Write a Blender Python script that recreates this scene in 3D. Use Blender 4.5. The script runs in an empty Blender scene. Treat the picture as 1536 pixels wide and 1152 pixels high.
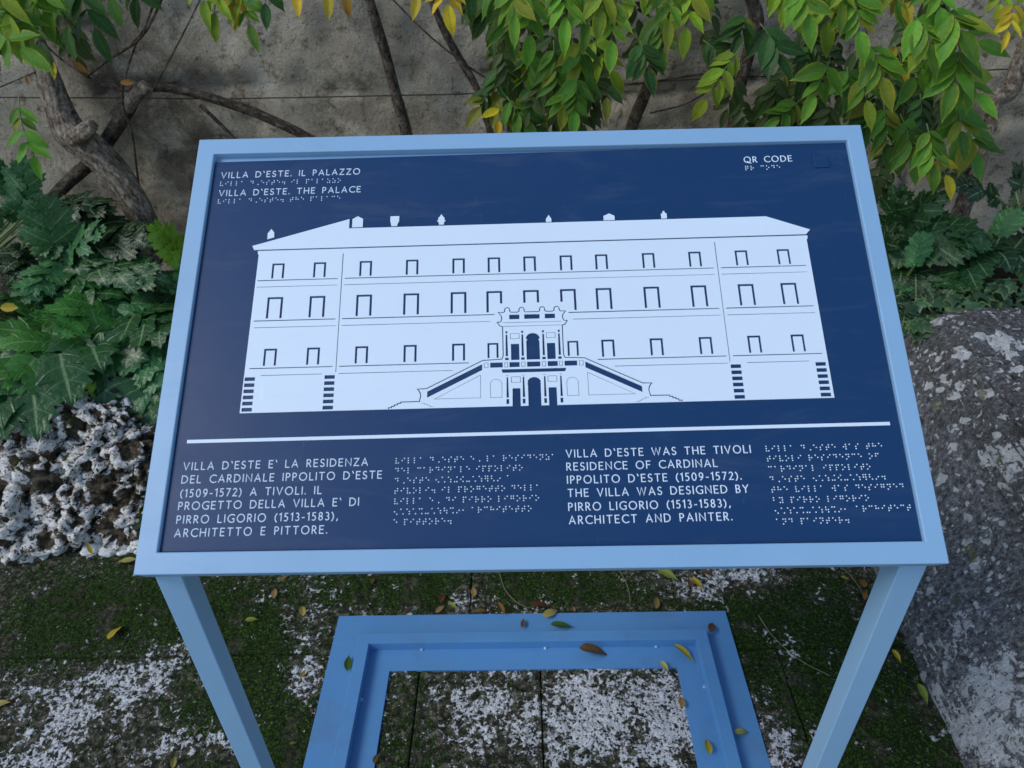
import bpy, bmesh, math, random
import numpy as np
from mathutils import Vector, Matrix
random.seed(7); rng = np.random.default_rng(7)
S = bpy.context.scene; COL = S.collection
# ------------------------------------------------------------------ camera
F = 1085.2                                  # focal length in photo pixels (photo 1536 wide)
CR = Vector((0.99975, 0.00114, -0.02225)); CU = Vector((0.01767, 0.56715, 0.82343)); CF = Vector((-0.01356, 0.82362, -0.56698))
CP = Vector((-0.01347, -0.50492, 1.45452))
cam = bpy.data.cameras.new('camera'); camo = bpy.data.objects.new('camera', cam); COL.objects.link(camo)
cam.sensor_width = 36; cam.lens = F / 1536 * 36; cam.clip_start = .02; cam.clip_end = 300
m = Matrix((CR, CU, -CF)).transposed().to_4x4(); m.translation = CP; camo.matrix_world = m
cam.dof.use_dof = True; cam.dof.focus_distance = 1.0; cam.dof.aperture_fstop = 11
S.camera = camo
# ------------------------------------------------------------------ sky, sun, exposure
W = bpy.data.worlds.new("World"); S.world = W; W.use_nodes = True
SUN_EL, SUN_AZ = math.radians(46), math.radians(246)     # azimuth clockwise from +Y
nt = W.node_tree; bg = nt.nodes['Background']
sk = nt.nodes.new('ShaderNodeTexSky'); sk.sky_type = 'NISHITA'; sk.sun_disc = False
sk.sun_elevation = SUN_EL; sk.sun_rotation = SUN_AZ; sk.ozone_density = 1.6; sk.air_density = 1.0; sk.dust_density = .25
nt.links.new(sk.outputs[0], bg.inputs[0]); bg.inputs[1].default_value = .12
sl = bpy.data.lights.new('sun', 'SUN'); sl.energy = 1.25; sl.angle = math.radians(24); sl.color = (1, .95, .86)
so = bpy.data.objects.new('sun', sl); COL.objects.link(so)
sd = Vector((math.sin(SUN_AZ) * math.cos(SUN_EL), math.cos(SUN_AZ) * math.cos(SUN_EL), math.sin(SUN_EL)))
so.rotation_euler = sd.to_track_quat('Z', 'Y').to_euler()
S.view_settings.view_transform = 'Standard'; S.view_settings.look = 'None'; S.view_settings.gamma = 1
S.view_settings.use_curve_mapping = False; S.view_settings.exposure = 0.5
S.render.engine = 'CYCLES'; S.cycles.use_denoising = True; S.cycles.max_bounces = 6

# ------------------------------------------------------------------ helpers
def ray(px, py): return CR * ((px - 768) / F) - CU * ((py - 576) / F) + CF
def aty(px, py, Y): d = ray(px, py); return CP + d * ((Y - CP.y) / d.y)
def atz(px, py, Z=0.): d = ray(px, py); return CP + d * ((Z - CP.z) / d.z)

def _hash(ix, iy, iz, seed):
    h = (ix.astype(np.int64) * 374761393 + iy.astype(np.int64) * 668265263 + iz.astype(np.int64) * 2147483647 + seed * 1274126177) & 0xffffffff
    h = ((h ^ (h >> 13)) * 1274126177) & 0xffffffff
    h = h ^ (h >> 16)
    return (h & 0xffff) / 65535.
def vnoise(p, seed=0):
    p = np.asarray(p, float); i = np.floor(p); f = p - i; f = f * f * (3 - 2 * f); i = i.astype(np.int64)
    r = 0
    for a in (0, 1):
        for b in (0, 1):
            for c in (0, 1):
                w = (f[:, 0] if a else 1 - f[:, 0]) * (f[:, 1] if b else 1 - f[:, 1]) * (f[:, 2] if c else 1 - f[:, 2])
                r = r + w * _hash(i[:, 0] + a, i[:, 1] + b, i[:, 2] + c, seed)
    return r
def fbm(p, sc, oct=4, seed=0, gain=.5):
    p = np.asarray(p, float) * sc; r = 0; a = 1; t = 0
    for k in range(oct):
        r = r + a * vnoise(p + 17.3 * k, seed + k); t += a; a *= gain; p = p * 2.03
    return r / t
def sstep(a, b, x): t = np.clip((x - a) / (b - a), 0, 1); return t * t * (3 - 2 * t)

def mesh(name, vs, fs, mat=None, smooth=False, attrs=None):
    me = bpy.data.meshes.new(name); me.from_pydata([tuple(v) for v in vs], [], [tuple(f) for f in fs])
    if mat: me.materials.append(mat)
    if smooth: me.polygons.foreach_set('use_smooth', [True] * len(me.polygons))
    for k, v in (attrs or {}).items():
        a = me.attributes.new(k, 'FLOAT', 'POINT'); a.data.foreach_set('value', np.asarray(v, np.float32))
    me.update(); return me
def fixn(me):
    bm = bmesh.new(); bm.from_mesh(me); bmesh.ops.recalc_face_normals(bm, faces=bm.faces); bm.to_mesh(me); bm.free(); return me
WLOC = {}
def obj(name, me, parent=None, M=None, color=None):
    o = bpy.data.objects.new(name, me); COL.objects.link(o)
    if M is None: M = Matrix()
    elif isinstance(M, Vector): M = Matrix.Translation(M)
    o.matrix_basis = M; WLOC[o.name] = M.copy()
    if parent is not None:
        o.parent = parent; o.matrix_parent_inverse = WLOC[parent.name].inverted()
    if color: o.color = (*color, 1)
    return o
def tag(o, label, cat, group=None):
    o['label'] = label; o['category'] = cat
    if group: o['group'] = group
    return o
def kind(o, k): o['kind'] = k; return o
def thing(name, loc, label, cat, group=None): return tag(obj(name, None, None, Vector(loc)), label, cat, group)

# materials ---------------------------------------------------------
class Mat:
    def __init__(s, name, rough=.6, spec=.5):
        s.m = bpy.data.materials.new(name); s.m.use_nodes = True; s.t = s.m.node_tree; s.b = s.t.nodes['Principled BSDF']
        s.b.inputs['Roughness'].default_value = rough; s.b.inputs['Specular IOR Level'].default_value = spec
        s.out = s.t.nodes['Material Output']
    def n(s, t, **k):
        x = s.t.nodes.new(t)
        for a, v in k.items(): setattr(x, a, v)
        return x
    def l(s, a, b): s.t.links.new(a, b)
    def val(s, sock, v):
        if isinstance(v, (int, float)): sock.default_value = v
        elif isinstance(v, tuple): sock.default_value = (*v, 1) if len(v) == 3 else v
        else: s.l(v, sock)
    def co(s, kind='Object'): return s.n('ShaderNodeTexCoord').outputs[kind]
    def pos(s): return s.n('ShaderNodeNewGeometry').outputs['Position']
    def scale(s, v, sc):
        x = s.n('ShaderNodeMapping'); x.inputs['Scale'].default_value = sc; s.l(v, x.inputs['Vector']); return x.outputs[0]
    def noise(s, v, sc, det=4, rough=.55, dist=0.):
        x = s.n('ShaderNodeTexNoise'); s.l(v, x.inputs['Vector']); x.inputs['Scale'].default_value = sc; x.inputs['Detail'].default_value = det
        x.inputs['Roughness'].default_value = rough; x.inputs['Distortion'].default_value = dist; return x.outputs['Fac']
    def voro(s, v, sc, feature='F1', rnd=1.):
        x = s.n('ShaderNodeTexVoronoi', feature=feature); s.l(v, x.inputs['Vector']); x.inputs['Scale'].default_value = sc; x.inputs['Randomness'].default_value = rnd; return x.outputs['Distance']
    def math(s, op, a, b=0., c=None):
        x = s.n('ShaderNodeMath', operation=op); s.val(x.inputs[0], a); s.val(x.inputs[1], b)
        if c is not None: s.val(x.inputs[2], c)
        return x.outputs[0]
    def step(s, v, lo, hi):
        x = s.n('ShaderNodeMapRange', interpolation_type='SMOOTHSTEP'); s.val(x.inputs[0], v); s.val(x.inputs[1], lo); s.val(x.inputs[2], hi); return x.outputs[0]
    def ramp(s, v, *st):
        x = s.n('ShaderNodeValToRGB'); e = x.color_ramp.elements
        while len(e) < len(st): e.new(.5)
        for i, (p, c) in enumerate(st): e[i].position = p; e[i].color = (*c, 1)
        s.l(v, x.inputs[0]); return x.outputs[0]
    def mix(s, f, a, b, mode='MIX'):
        x = s.n('ShaderNodeMix', data_type='RGBA', blend_type=mode); s.val(x.inputs[0], f); s.val(x.inputs[6], a); s.val(x.inputs[7], b); return x.outputs[2]
    def attr(s, name): x = s.n('ShaderNodeAttribute'); x.attribute_name = name; return x.outputs['Fac']
    def col(s, c): s.val(s.b.inputs['Base Color'], c)
    def rough(s, c): s.val(s.b.inputs['Roughness'], c)
    def bump(s, h, dist=.002, strength=1.):
        x = s.n('ShaderNodeBump'); x.inputs['Distance'].default_value = dist; x.inputs['Strength'].default_value = strength; s.l(h, x.inputs['Height']); s.l(x.outputs[0], s.b.inputs['Normal']); return x
    def translucent(s, col, f):
        t = s.n('ShaderNodeBsdfTranslucent'); s.val(t.inputs[0], col); mx = s.n('ShaderNodeMixShader'); mx.inputs[0].default_value = f
        s.l(s.b.outputs[0], mx.inputs[1]); s.l(t.outputs[0], mx.inputs[2]); s.l(mx.outputs[0], s.out.inputs[0])

def mat_paint(name, c, rough, spec=.5, wear=0.1, dirt=None):
    M = Mat(name, rough, spec); p = M.co()
    n = M.noise(p, 9, 4); c2 = tuple(x * (1 - wear) for x in c)
    cc = M.mix(n, c, c2)
    sp = M.step(M.noise(p, 420, 2), .74, .80)
    cc = M.mix(M.math('MULTIPLY', sp, .35), cc, tuple(min(1, x * 1.6 + .03) for x in c))
    if dirt: cc = M.mix(M.math('MULTIPLY', M.step(M.noise(p, 5, 6, .7), .5, .75), dirt), cc, (.12, .11, .08))
    sm = M.step(M.noise(M.scale(p, (3, 14, 3)), 2.2, 6, .7, .6), .50, .72); cc = M.mix(M.math('MULTIPLY', sm, .10), cc, tuple(min(1, x * .6 + .16) for x in c))
    sc_ = M.step(M.noise(M.scale(p, (1, .06, 1)), 260, 2, .5, 1.5), .735, .76); cc = M.mix(M.math('MULTIPLY', sc_, .22), cc, tuple(min(1, x * 1.2 + .12) for x in c))
    M.col(cc); M.rough(M.math('ADD', M.math('MULTIPLY', sm, .12), M.math('MULTIPLY_ADD', M.noise(p, 14, 5, .6), .26, rough - .13)))
    M.bump(M.noise(p, 1500, 2), .0002, .25); return M.m
M_FRAME = mat_paint('frame_paint', (.26, .455, .67), .42, .5, .10, .10)
M_BASE = mat_paint('base_paint', (.10, .285, .56), .42, .5, .14, .30)
M_BOARD = mat_paint('board_lacquer', (.011, .047, .135), .40, .26, .12)
M_RELIEF = mat_paint('relief_lacquer', (.71, .82, .93), .45, .4, .03)
M_DOT = mat_paint('braille_dot', (.74, .84, .92), .4, .5, .0)

def mat_wall():
    M = Mat('rough_wall_render', .92, .15); p = M.pos()
    big = M.noise(p, 1.7, 5, .6, .6); mid = M.noise(p, 9, 7, .72, .4); fine = M.noise(p, 75, 6, .75)
    c = M.ramp(big, (.32, (.20, .165, .12)), (.46, (.42, .36, .27)), (.56, (.54, .475, .37)), (.68, (.72, .66, .55)))
    c = M.mix(M.step(mid, .42, .68), c, (.64, .57, .44)); c = M.mix(M.step(M.noise(p, 22, 6, .75), .52, .68), c, (.17, .135, .085))
    c = M.mix(M.step(M.noise(p, 150, 3, .6), .58, .72), c, (.40, .385, .33)); c = M.mix(M.step(M.noise(p, 190, 3, .7), .58, .7), c, (.03, .025, .018))
    g = M.math('MULTIPLY', M.step(M.noise(p, 2.3, 3), .55, .7), .45); c = M.mix(g, c, (.07, .075, .03))
    M.col(c); h = M.math('ADD', M.math('MULTIPLY', mid, 2.2), M.math('ADD', fine, M.math('MULTIPLY', M.noise(p, 260, 3, .7), .4)))
    M.bump(h, .016, 1.); return M.m
def mat_pave():
    M = Mat('mossy_lichen_stone', .9, .2); p = M.pos(); a_m = M.attr('moss'); a_c = M.attr('crust')
    w = M.n('ShaderNodeTexNoise'); M.l(p, w.inputs['Vector']); w.inputs['Scale'].default_value = 55; w.inputs['Detail'].default_value = 2
    wv = M.n('ShaderNodeVectorMath', operation='MULTIPLY_ADD'); M.l(w.outputs['Color'], wv.inputs[0]); wv.inputs[1].default_value = (.016, .016, .01); M.l(p, wv.inputs[2]); q = wv.outputs[0]
    n1 = M.noise(q, 85, 4, .62); n2 = M.noise(q, 20, 4, .6); pits = M.voro(q, 120)
    stone = M.ramp(M.noise(p, 60, 5, .7), (.36, (.012, .013, .006)), (.5, (.052, .052, .030)), (.62, (.19, .18, .13)))
    f = M.math('ADD', M.math('MULTIPLY', n1, .62), M.math('MULTIPLY', n2, .38))
    f = M.math('ADD', f, M.math('MULTIPLY', M.math('SUBTRACT', a_c, .5), .17))
    cm = M.step(f, .522, .556)
    cm = M.math('MULTIPLY', cm, M.step(pits, .22, .34))
    cm = M.math('MAXIMUM', cm, M.math('MULTIPLY', M.step(M.noise(q, 150, 3, .6), .63, .67), M.math('SUBTRACT', .85, M.math('MULTIPLY', a_m, .85))))
    white = M.ramp(M.noise(p, 240, 3, .6), (.3, (.50, .51, .51)), (.6, (.84, .85, .86)))
    mf = M.math('ADD', M.math('MULTIPLY', M.noise(q, 62, 5, .75), 1.15), M.math('MULTIPLY', a_m, .34))
    mm = M.math('MULTIPLY', M.step(mf, .655, .755), M.step(M.noise(p, 15, 4, .7), .36, .50))
    moss = M.ramp(M.noise(p, 190, 4, .7), (.38, (.005, .008, .001)), (.53, (.018, .044, .005)), (.66, (.07, .15, .014)))
    c = M.mix(mm, stone, moss); c = M.mix(cm, c, white); 
    c = M.mix(M.step(M.noise(p, 130, 4, .75), .55, .64), c, (.010, .011, .006))
    M.col(c)
    h = M.math('ADD', M.math('MULTIPLY', cm, .55), M.math('MULTIPLY', M.noise(p, 230, 4, .7), 1.0)); h = M.math('ADD', h, M.math('MULTIPLY', n1, 1.2))
    M.bump(h, .006, 1.); return M.m
def mat_soil():
    M = Mat('dark_soil', .95, .1); p = M.pos(); M.col(M.ramp(M.noise(p, 30, 6, .7), (.35, (.008, .007, .005)), (.6, (.03, .024, .017)), (.75, (.07, .055, .038))))
    M.bump(M.noise(p, 60, 5, .7), .02, 1.); return M.m
def mat_gravel():
    M = Mat('fill_bounce_gravel', .9, .2); p = M.pos(); M.col(M.ramp(M.voro(p, 60), (.1, (.62, .58, .52)), (.5, (.50, .47, .42)), (.8, (.25, .23, .2)))); M.bump(M.voro(p, 60), .01, -1.); return M.m  # unseen gravel, made pale to bounce fill light onto upright faces
def mat_rock(lo=.77):
    M = Mat('porous_travertine', .88, .2); p = M.pos(); h = M.attr('height')
    f = M.math('ADD', M.math('MULTIPLY', h, .75), M.math('MULTIPLY', M.noise(p, 38, 7, .68, 1.0), .85))
    cm = M.step(f, lo, lo + .035)
    cm = M.math('MULTIPLY', cm, M.step(M.noise(M.scale(p, (1, 1, 1.6)), 62, 5, .6, 1.2), .40, .45)); cm = M.math('MULTIPLY', cm, M.step(M.voro(p, 60), .08, .16))
    dark = M.ramp(M.noise(p, 45, 5, .7), (.35, (.016, .013, .008)), (.52, (.08, .062, .04)), (.68, (.2, .16, .11)))
    dark = M.mix(M.step(M.noise(p, 14, 4), .58, .68), dark, (.03, .05, .012))
    dark = M.mix(M.step(M.noise(p, 22, 3), .64, .70), dark, (.14, .07, .025))
    wh = M.ramp(M.noise(p, 70, 5, .65), (.34, (.42, .38, .32)), (.5, (.72, .69, .64)), (.64, (.86, .85, .83)))
    M.col(M.mix(cm, dark, wh)); M.bump(M.math('ADD', M.noise(p, 130, 5, .7), M.math('MULTIPLY', cm, .5)), .005, 1.); return M.m
def mat_pebble():
    M = Mat('pale_pebble', .8, .25); p = M.pos()
    c = M.ramp(M.noise(p, 40, 5, .65), (.35, (.45, .43, .40)), (.55, (.74, .73, .71)), (.7, (.82, .82, .81)))
    c = M.mix(M.step(M.noise(p, 120, 4, .7), .60, .68), c, (.05, .045, .03)); M.col(c); M.bump(M.noise(p, 90, 4), .003, .9); return M.m
def mat_boulder():
    M = Mat('lichened_boulder', .9, .2); p = M.pos(); st = M.scale(p, (1, 1, .6))
    base = M.ramp(M.noise(st, 95, 6, .78), (.30, (.03, .028, .026)), (.42, (.10, .10, .105)), (.54, (.24, .245, .26)), (.64, (.48, .50, .53)))
    dk = M.step(M.noise(p, 5.5, 4, .6), .50, .64); top = M.attr('top'); dk = M.math('MAXIMUM', M.math('MULTIPLY', dk, .55), M.math('MULTIPLY', top, .75))
    base = M.mix(M.math('MULTIPLY', dk, .62), base, M.ramp(M.noise(p, 110, 5, .75), (.38, (.014, .013, .012)), (.62, (.12, .112, .105))))
    base = M.mix(M.step(M.noise(p, 170, 4, .75), .59, .65), base, (.02, .019, .018)); base = M.mix(M.step(M.noise(p, 150, 4, .75, .5), .60, .66), base, (.52, .54, .55))
    w = M.n('ShaderNodeTexNoise'); M.l(p, w.inputs['Vector']); w.inputs['Scale'].default_value = 40
    wv = M.n('ShaderNodeVectorMath', operation='MULTIPLY_ADD'); M.l(w.outputs['Color'], wv.inputs[0]); wv.inputs[1].default_value = (.035, .035, .035); M.l(p, wv.inputs[2])
    sp = M.voro(wv.outputs[0], 20, rnd=1.); l1 = M.math('SUBTRACT', 1., M.step(sp, .25, .29)); l1 = M.math('MULTIPLY', l1, M.step(M.noise(p, 11, 3), .47, .52))
    sp2 = M.voro(wv.outputs[0], 48, rnd=1.); l3 = M.math('SUBTRACT', 1., M.step(sp2, .24, .29)); l3 = M.math('MULTIPLY', l3, M.step(M.noise(p, 16, 3), .44, .5)); l1 = M.math('MAXIMUM', l1, l3)
    l2 = M.math('ADD', M.noise(wv.outputs[0], 15, 6, .7), M.math('MULTIPLY', M.attr('patch'), .30)); l2 = M.step(l2, .66, .69); l2 = M.math('MULTIPLY', l2, M.step(M.noise(p, 130, 3), .36, .46))
    lic = M.math('MAXIMUM', l1, l2)
    c = M.mix(lic, base, M.ramp(M.noise(p, 60, 4), (.35, (.54, .56, .58)), (.65, (.80, .82, .84))))
    c = M.mix(M.math('MULTIPLY', M.step(M.noise(p, 20, 4), .66, .70), .7), c, (.20, .19, .08))
    M.col(c); hb = M.math('ADD', M.noise(st, 75, 6, .75), M.math('MULTIPLY', M.noise(p, 22, 4), 1.2)); hb = M.math('ADD', hb, M.noise(p, 170, 4, .75)); M.bump(hb, .012, 1.); return M.m
def mat_bark(name, a, b):
    M = Mat(name, .9, .15); p = M.co(); along = M.attr('along'); th = M.attr('around')
    cx = M.n('ShaderNodeCombineXYZ'); M.l(M.math('MULTIPLY', along, 9.), cx.inputs[0]); M.l(th, cx.inputs[1]); cx.inputs[2].default_value = .3
    st = M.noise(cx.outputs[0], 4.5, 6, .68, .35); fi = M.noise(p, 110, 5, .7)
    c = M.ramp(M.math('ADD', M.math('MULTIPLY', st, .7), M.math('MULTIPLY', fi, .3)), (.38, tuple(x * .15 for x in a)), (.5, a), (.62, b))
    M.col(c); M.bump(M.math('ADD', M.math('MULTIPLY', st, 2.), fi), .009, 1.); return M.m
M_GRAV = mat_gravel(); M_ROCKD = mat_rock(.89); M_WALL, M_PAVE, M_SOIL, M_ROCK, M_PEB, M_BOULD = mat_wall(), mat_pave(), mat_soil(), mat_rock(), mat_pebble(), mat_boulder()
M_BARK = mat_bark('wisteria_bark', (.25, .20, .15), (.52, .45, .36)); M_BARKD = mat_bark('dark_bark', (.10, .078, .058), (.24, .20, .16))
def mat_leaf(name, edge, vein, rough=.45, spec=.4, tr=.25, blot=0., sidev=False):
    M = Mat(name, rough, spec); oi = M.n('ShaderNodeObjectInfo'); c = oi.outputs['Color']; p = M.co()
    e = M.attr('edge'); v = M.attr('vein'); n = M.noise(p, 6, 4, .6)
    c = M.mix(M.math('MULTIPLY', M.step(M.noise(p, 2.5, 3), .35, .7), .35), c, (.3, .3, .3), 'MULTIPLY')
    if edge:
        c1 = M.mix(M.math('MULTIPLY', M.step(M.math('ADD', M.math('ADD', e, M.math('MULTIPLY', n, .6)), M.math('MULTIPLY', M.noise(p, 16, 4, .7), .5)), edge[1], edge[1] + .75), oi.outputs['Alpha']), c, edge[0])
        c = c1
    if blot: c = M.mix(M.math('MULTIPLY', M.step(M.noise(p, 7, 2), .56, .62), blot), c, (.30, .32, .03))
    c = M.mix(M.math('MULTIPLY', M.step(v, .86, .99), vein[1]), c, vein[0])
    if sidev:
        w_ = M.math('PINGPONG', M.math('MULTIPLY', M.attr('side'), 7.), .5); w_ = M.math('SUBTRACT', 1., M.step(w_, .0, .13))
        c = M.mix(M.math('MULTIPLY', w_, .22), c, vein[0]); v = M.math('MAXIMUM', v, M.math('MULTIPLY', w_, .7))
    M.col(c); M.bump(M.math('ADD', M.math('MULTIPLY', v, -.8), M.noise(p, 22, 3)), .003, .5)
    M.translucent(c, tr); return M.m
M_WIST = mat_leaf('wisteria_leaf', ((.58, .46, .02), 1.0), ((.16, .22, .06), .35), .5, .35, .3, 0., True)
M_MOTT = mat_leaf('mottled_wisteria_leaf', ((.48, .40, .03), .9), ((.15, .22, .06), .3), .5, .35, .3, .9, True)
M_ACAN = mat_leaf('acanthus_leaf', None, ((.24, .36, .17), .6), .36, .45, .12, 0., True)
_b = [x for x in M_ACAN.node_tree.nodes if x.type == 'BUMP'][0]; _b.inputs['Distance'].default_value = .008; _b.inputs['Strength'].default_value = .4
M_IVY = mat_leaf('ivy_leaf', ((.20, .30, .12), .95), ((.10, .2, .08), .4), .4, .5, .15)
M_DRY = mat_leaf('dry_leaf', ((.16, .07, .02), 1.35), ((.25, .2, .08), .4), .6, .3, .2, 0., True)
M_STEM = Mat('green_stem', .5, .4); M_STEM.col((.13, .20, .06)); M_STEM = M_STEM.m
M_TWIG = Mat('dry_twig', .8, .2); M_TWIG.col((.22, .19, .10)); M_TWIG = M_TWIG.m
M_WIRE = Mat('rusty_wire', .7, .3); M_WIRE.col((.035, .03, .025)); M_WIRE = M_WIRE.m
def mat_moss():
    M = Mat('moss', .9, .1); r = M.n('ShaderNodeNewGeometry').outputs['Random Per Island']
    M.col(M.ramp(r, (0., (.005, .009, .002)), (.5, (.017, .042, .005)), (1., (.07, .15, .014)))); return M.m
M_MOSS = mat_moss()

def spline(P, n):
    P = [Vector(p) for p in P]; Q = [P[0] * 2 - P[1]] + P + [P[-1] * 2 - P[-2]]; out = []
    for i in range(len(P) - 1):
        a, b, c, d = Q[i:i + 4]
        for k in range(n):
            t = k / n; out.append(.5 * ((2 * b) + (c - a) * t + (2 * a - 5 * b + 4 * c - d) * t * t + (3 * b - a - 3 * c + d) * t ** 3))
    out.append(P[-1]); return out
def tube(P, R, mat, n=8, sides=10, rough=0., name='tube', seed=0, cap=True, offset=None):
    pts = spline(P, n); N = len(pts); rr = np.interp(np.linspace(0, len(R) - 1, N), range(len(R)), R)
    off = offset or Vector((0, 0, 0)); vs = []; fs = []; al = []; ar = []; acc = 0; up = None
    for i, p in enumerate(pts):
        t = (pts[min(i + 1, N - 1)] - pts[max(i - 1, 0)]).normalized()
        if up is None: up = t.orthogonal().normalized()
        up = (up - t * up.dot(t)).normalized(); sd_ = t.cross(up)
        if i: acc += (p - pts[i - 1]).length
        for k in range(sides):
            a = 2 * math.pi * k / sides
            vs.append(p - off + (up * math.cos(a) + sd_ * math.sin(a)) * rr[i]); al.append(acc); ar.append(abs(k / sides * 2 - 1) * rr[i] * 60)
    vs = np.array([tuple(v) for v in vs])
    if rough:
        ctr = np.repeat(np.array([tuple(p - off) for p in pts]), sides, 0); d = vs - ctr; rad = np.linalg.norm(d, axis=1, keepdims=True)
        ang = np.tile(np.arange(sides), N) / sides * 2 * math.pi; q = np.stack([np.cos(ang) * 2.6, np.sin(ang) * 2.6, np.array(al) * 7], 1)
        disp = (fbm(q, 1, 4, seed) - .5) * 1.1 + (fbm(q * [2.2, 2.2, .6], 1.6, 3, seed + 9) - .5) * .8 + (fbm(q * [.3, .3, 1.2], 1, 2, seed + 5) - .5) * .7
        vs = ctr + d * (1 + rough * disp[:, None])
    for i in range(N - 1):
        for k in range(sides):
            a = i * sides + k; b = i * sides + (k + 1) % sides; fs.append((a, b, b + sides, a + sides))
    if cap: fs.append(tuple(range(sides))[::-1]); fs.append(tuple(range((N - 1) * sides, N * sides)))
    return mesh(name, vs, fs, mat, True, {'along': al, 'around': ar})
def frame_m(loc, d, nrm, s=1.):
    y = Vector(d).normalized(); z = Vector(nrm); z = (z - y * z.dot(y)).normalized(); x = y.cross(z)
    if isinstance(s, (int, float)): s = (s, s, s)
    M = Matrix((x * s[0], y * s[1], z * s[2])).transposed().to_4x4(); M.translation = loc; return M

# ------------------------------------------------------------------ large structure: ground, pavement, bed, wall
def grid(x0, x1, y0, y1, step):
    nx = max(2, int(round((x1 - x0) / step)) + 1); ny = max(2, int(round((y1 - y0) / step)) + 1)
    X, Y = np.meshgrid(np.linspace(x0, x1, nx), np.linspace(y0, y1, ny)); i = np.arange(nx * ny).reshape(ny, nx)
    f = np.stack([i[:-1, :-1], i[:-1, 1:], i[1:, 1:], i[1:, :-1]], -1).reshape(-1, 4)
    return X.ravel(), Y.ravel(), f, nx, ny
kind(obj('ground', mesh('ground', [(-60, -60, -.06), (60, -60, -.06), (60, 60, -.06), (-60, 60, -.06)], [(0, 1, 2, 3)], M_GRAV)), 'structure')
def blob(x, y, lst):
    r = np.zeros_like(x)
    for (cx, cy, rx, ry, a) in lst: r = r + a * np.exp(-((x - cx) / rx) ** 2 - ((y - cy) / ry) ** 2)
    return r
MOSSB = [(-1.1, .66, .26, .12, 1.0), (-.78, .66, .13, .10, .8), (-.62, .55, .10, .12, .7), (-.7, .38, .12, .08, .5), (-.35, .72, .22, .06, .9), (.1, .70, .22, .06, 1.0), (.55, .60, .20, .12, 1.0), (.66, .42, .14, .12, .9), (-.25, .3, .06, .3, .5), (.17, .45, .05, .05, .6), (-.5, .3, .08, .12, .8), (.72, .30, .12, .12, .8), (-.07, .45, .06, .04, .8)]
CRB = [(-1.0, .40, .16, .10, .8), (-.85, .50, .12, .06, .7), (-.55, .62, .05, .12, .7), (-.52, .47, .04, .07, 1.1), (-.17, .68, .05, .05, .9), (-.12, .38, .12, .14, .9), (.12, .36, .14, .14, 1.1), (.30, .32, .10, .12, .9), (.42, .70, .10, .05, 1.1), (.55, .74, .10, .03, 1.1), (.50, .30, .05, .10, .9), (.60, .52, .04, .05, .8), (-.75, .30, .1, .06, .6), (-1.05, .27, .12, .06, .7), (.05, .55, .2, .06, .5)]
def pave_masks(x, y):
    P = np.stack([x, y, 0 * x], 1)
    mo = np.clip(.32 + blob(x, y, MOSSB) * .75 + (fbm(P, 7, 3, 31) - .5) * 1.0 - blob(x, y, CRB) * .55, 0, 1)
    cr = np.clip(.12 + blob(x, y, CRB) * .85 + (fbm(P, 9, 3, 61) - .5) * .9 - blob(x, y, MOSSB) * .30, 0, 1.1)
    return mo, cr
pav = obj('pavement', mesh('pavement', [(-9, -1.12, -.012), (9, -1.12, -.012), (9, .95, -.012), (-9, .95, -.012)], [(0, 1, 2, 3)], M_PAVE, attrs={'moss': [1, 1, 1, 1], 'crust': [0, 0, 0, 0]})); kind(pav, 'structure')
def slab(x0, x1, y0, y1, fine):
    g = .0014; x0 += g; x1 -= g; y0 += g; y1 -= g; cx, cy = (x0 + x1) / 2, (y0 + y1) / 2
    x, y, f, nx, ny = grid(x0, x1, y0, y1, .0032 if fine else .03)
    P = np.stack([x, y, 0 * x], 1); ed = np.minimum(np.minimum(x - x0, x1 - x), np.minimum(y - y0, y1 - y))
    z = (fbm(P, 25, 4, 3) - .5) * .009 + (fbm(P, 110, 3, 8) - .5) * .008 - .003 * np.exp(-ed / .003) * (fbm(P, 14, 2, 77) > .42) + (fbm(P, 4, 2, 5) - .5) * .008 - .001
    mo, cr = pave_masks(x, y)
    mo = np.clip(mo + .18 * np.exp(-ed / .006), 0, 1); cr = cr - .25 * np.exp(-ed / .005)
    z = np.minimum(z + .003 * mo, .0045)
    vs = np.stack([x - cx, y - cy, z], 1); n = nx * ny
    # skirt
    idx = np.arange(n).reshape(ny, nx); loop = list(idx[0, :]) + list(idx[1:, -1]) + list(idx[-1, -2::-1]) + list(idx[-2:0:-1, 0])
    sk_ = vs[loop].copy(); sk_[:, 2] = -.05; fs = [tuple(q) for q in f]
    L = len(loop)
    for i in range(L): fs.append((loop[i], n + i, n + (i + 1) % L, loop[(i + 1) % L]))
    me = mesh('paving_stone', np.vstack([vs, sk_]), fs, M_PAVE, True, {'moss': np.append(mo, np.ones(L)), 'crust': np.append(cr, np.zeros(L))})
    obj('paving_stone', me, pav, Vector((cx, cy, 0)))
for (y0, y1, xs_) in [(.52, .93, (-2.3, -1.45, -.15, .98, 1.8)), (-.02, .52, (-2.4, -1.25, -.255, .017, .56, 1.1, 1.8)), (-.56, -.02, (-2.2, -1.3, -.5, .2, .8, 1.8)), (-1.1, -.56, (-2.3, -1.4, -.7, .1, .7, 1.8))]:
    for x, x1 in zip(xs_[:-1], xs_[1:]): slab(x, x1, y0, y1, y1 > 0 and x1 > -1.43 and x < .97)

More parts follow.
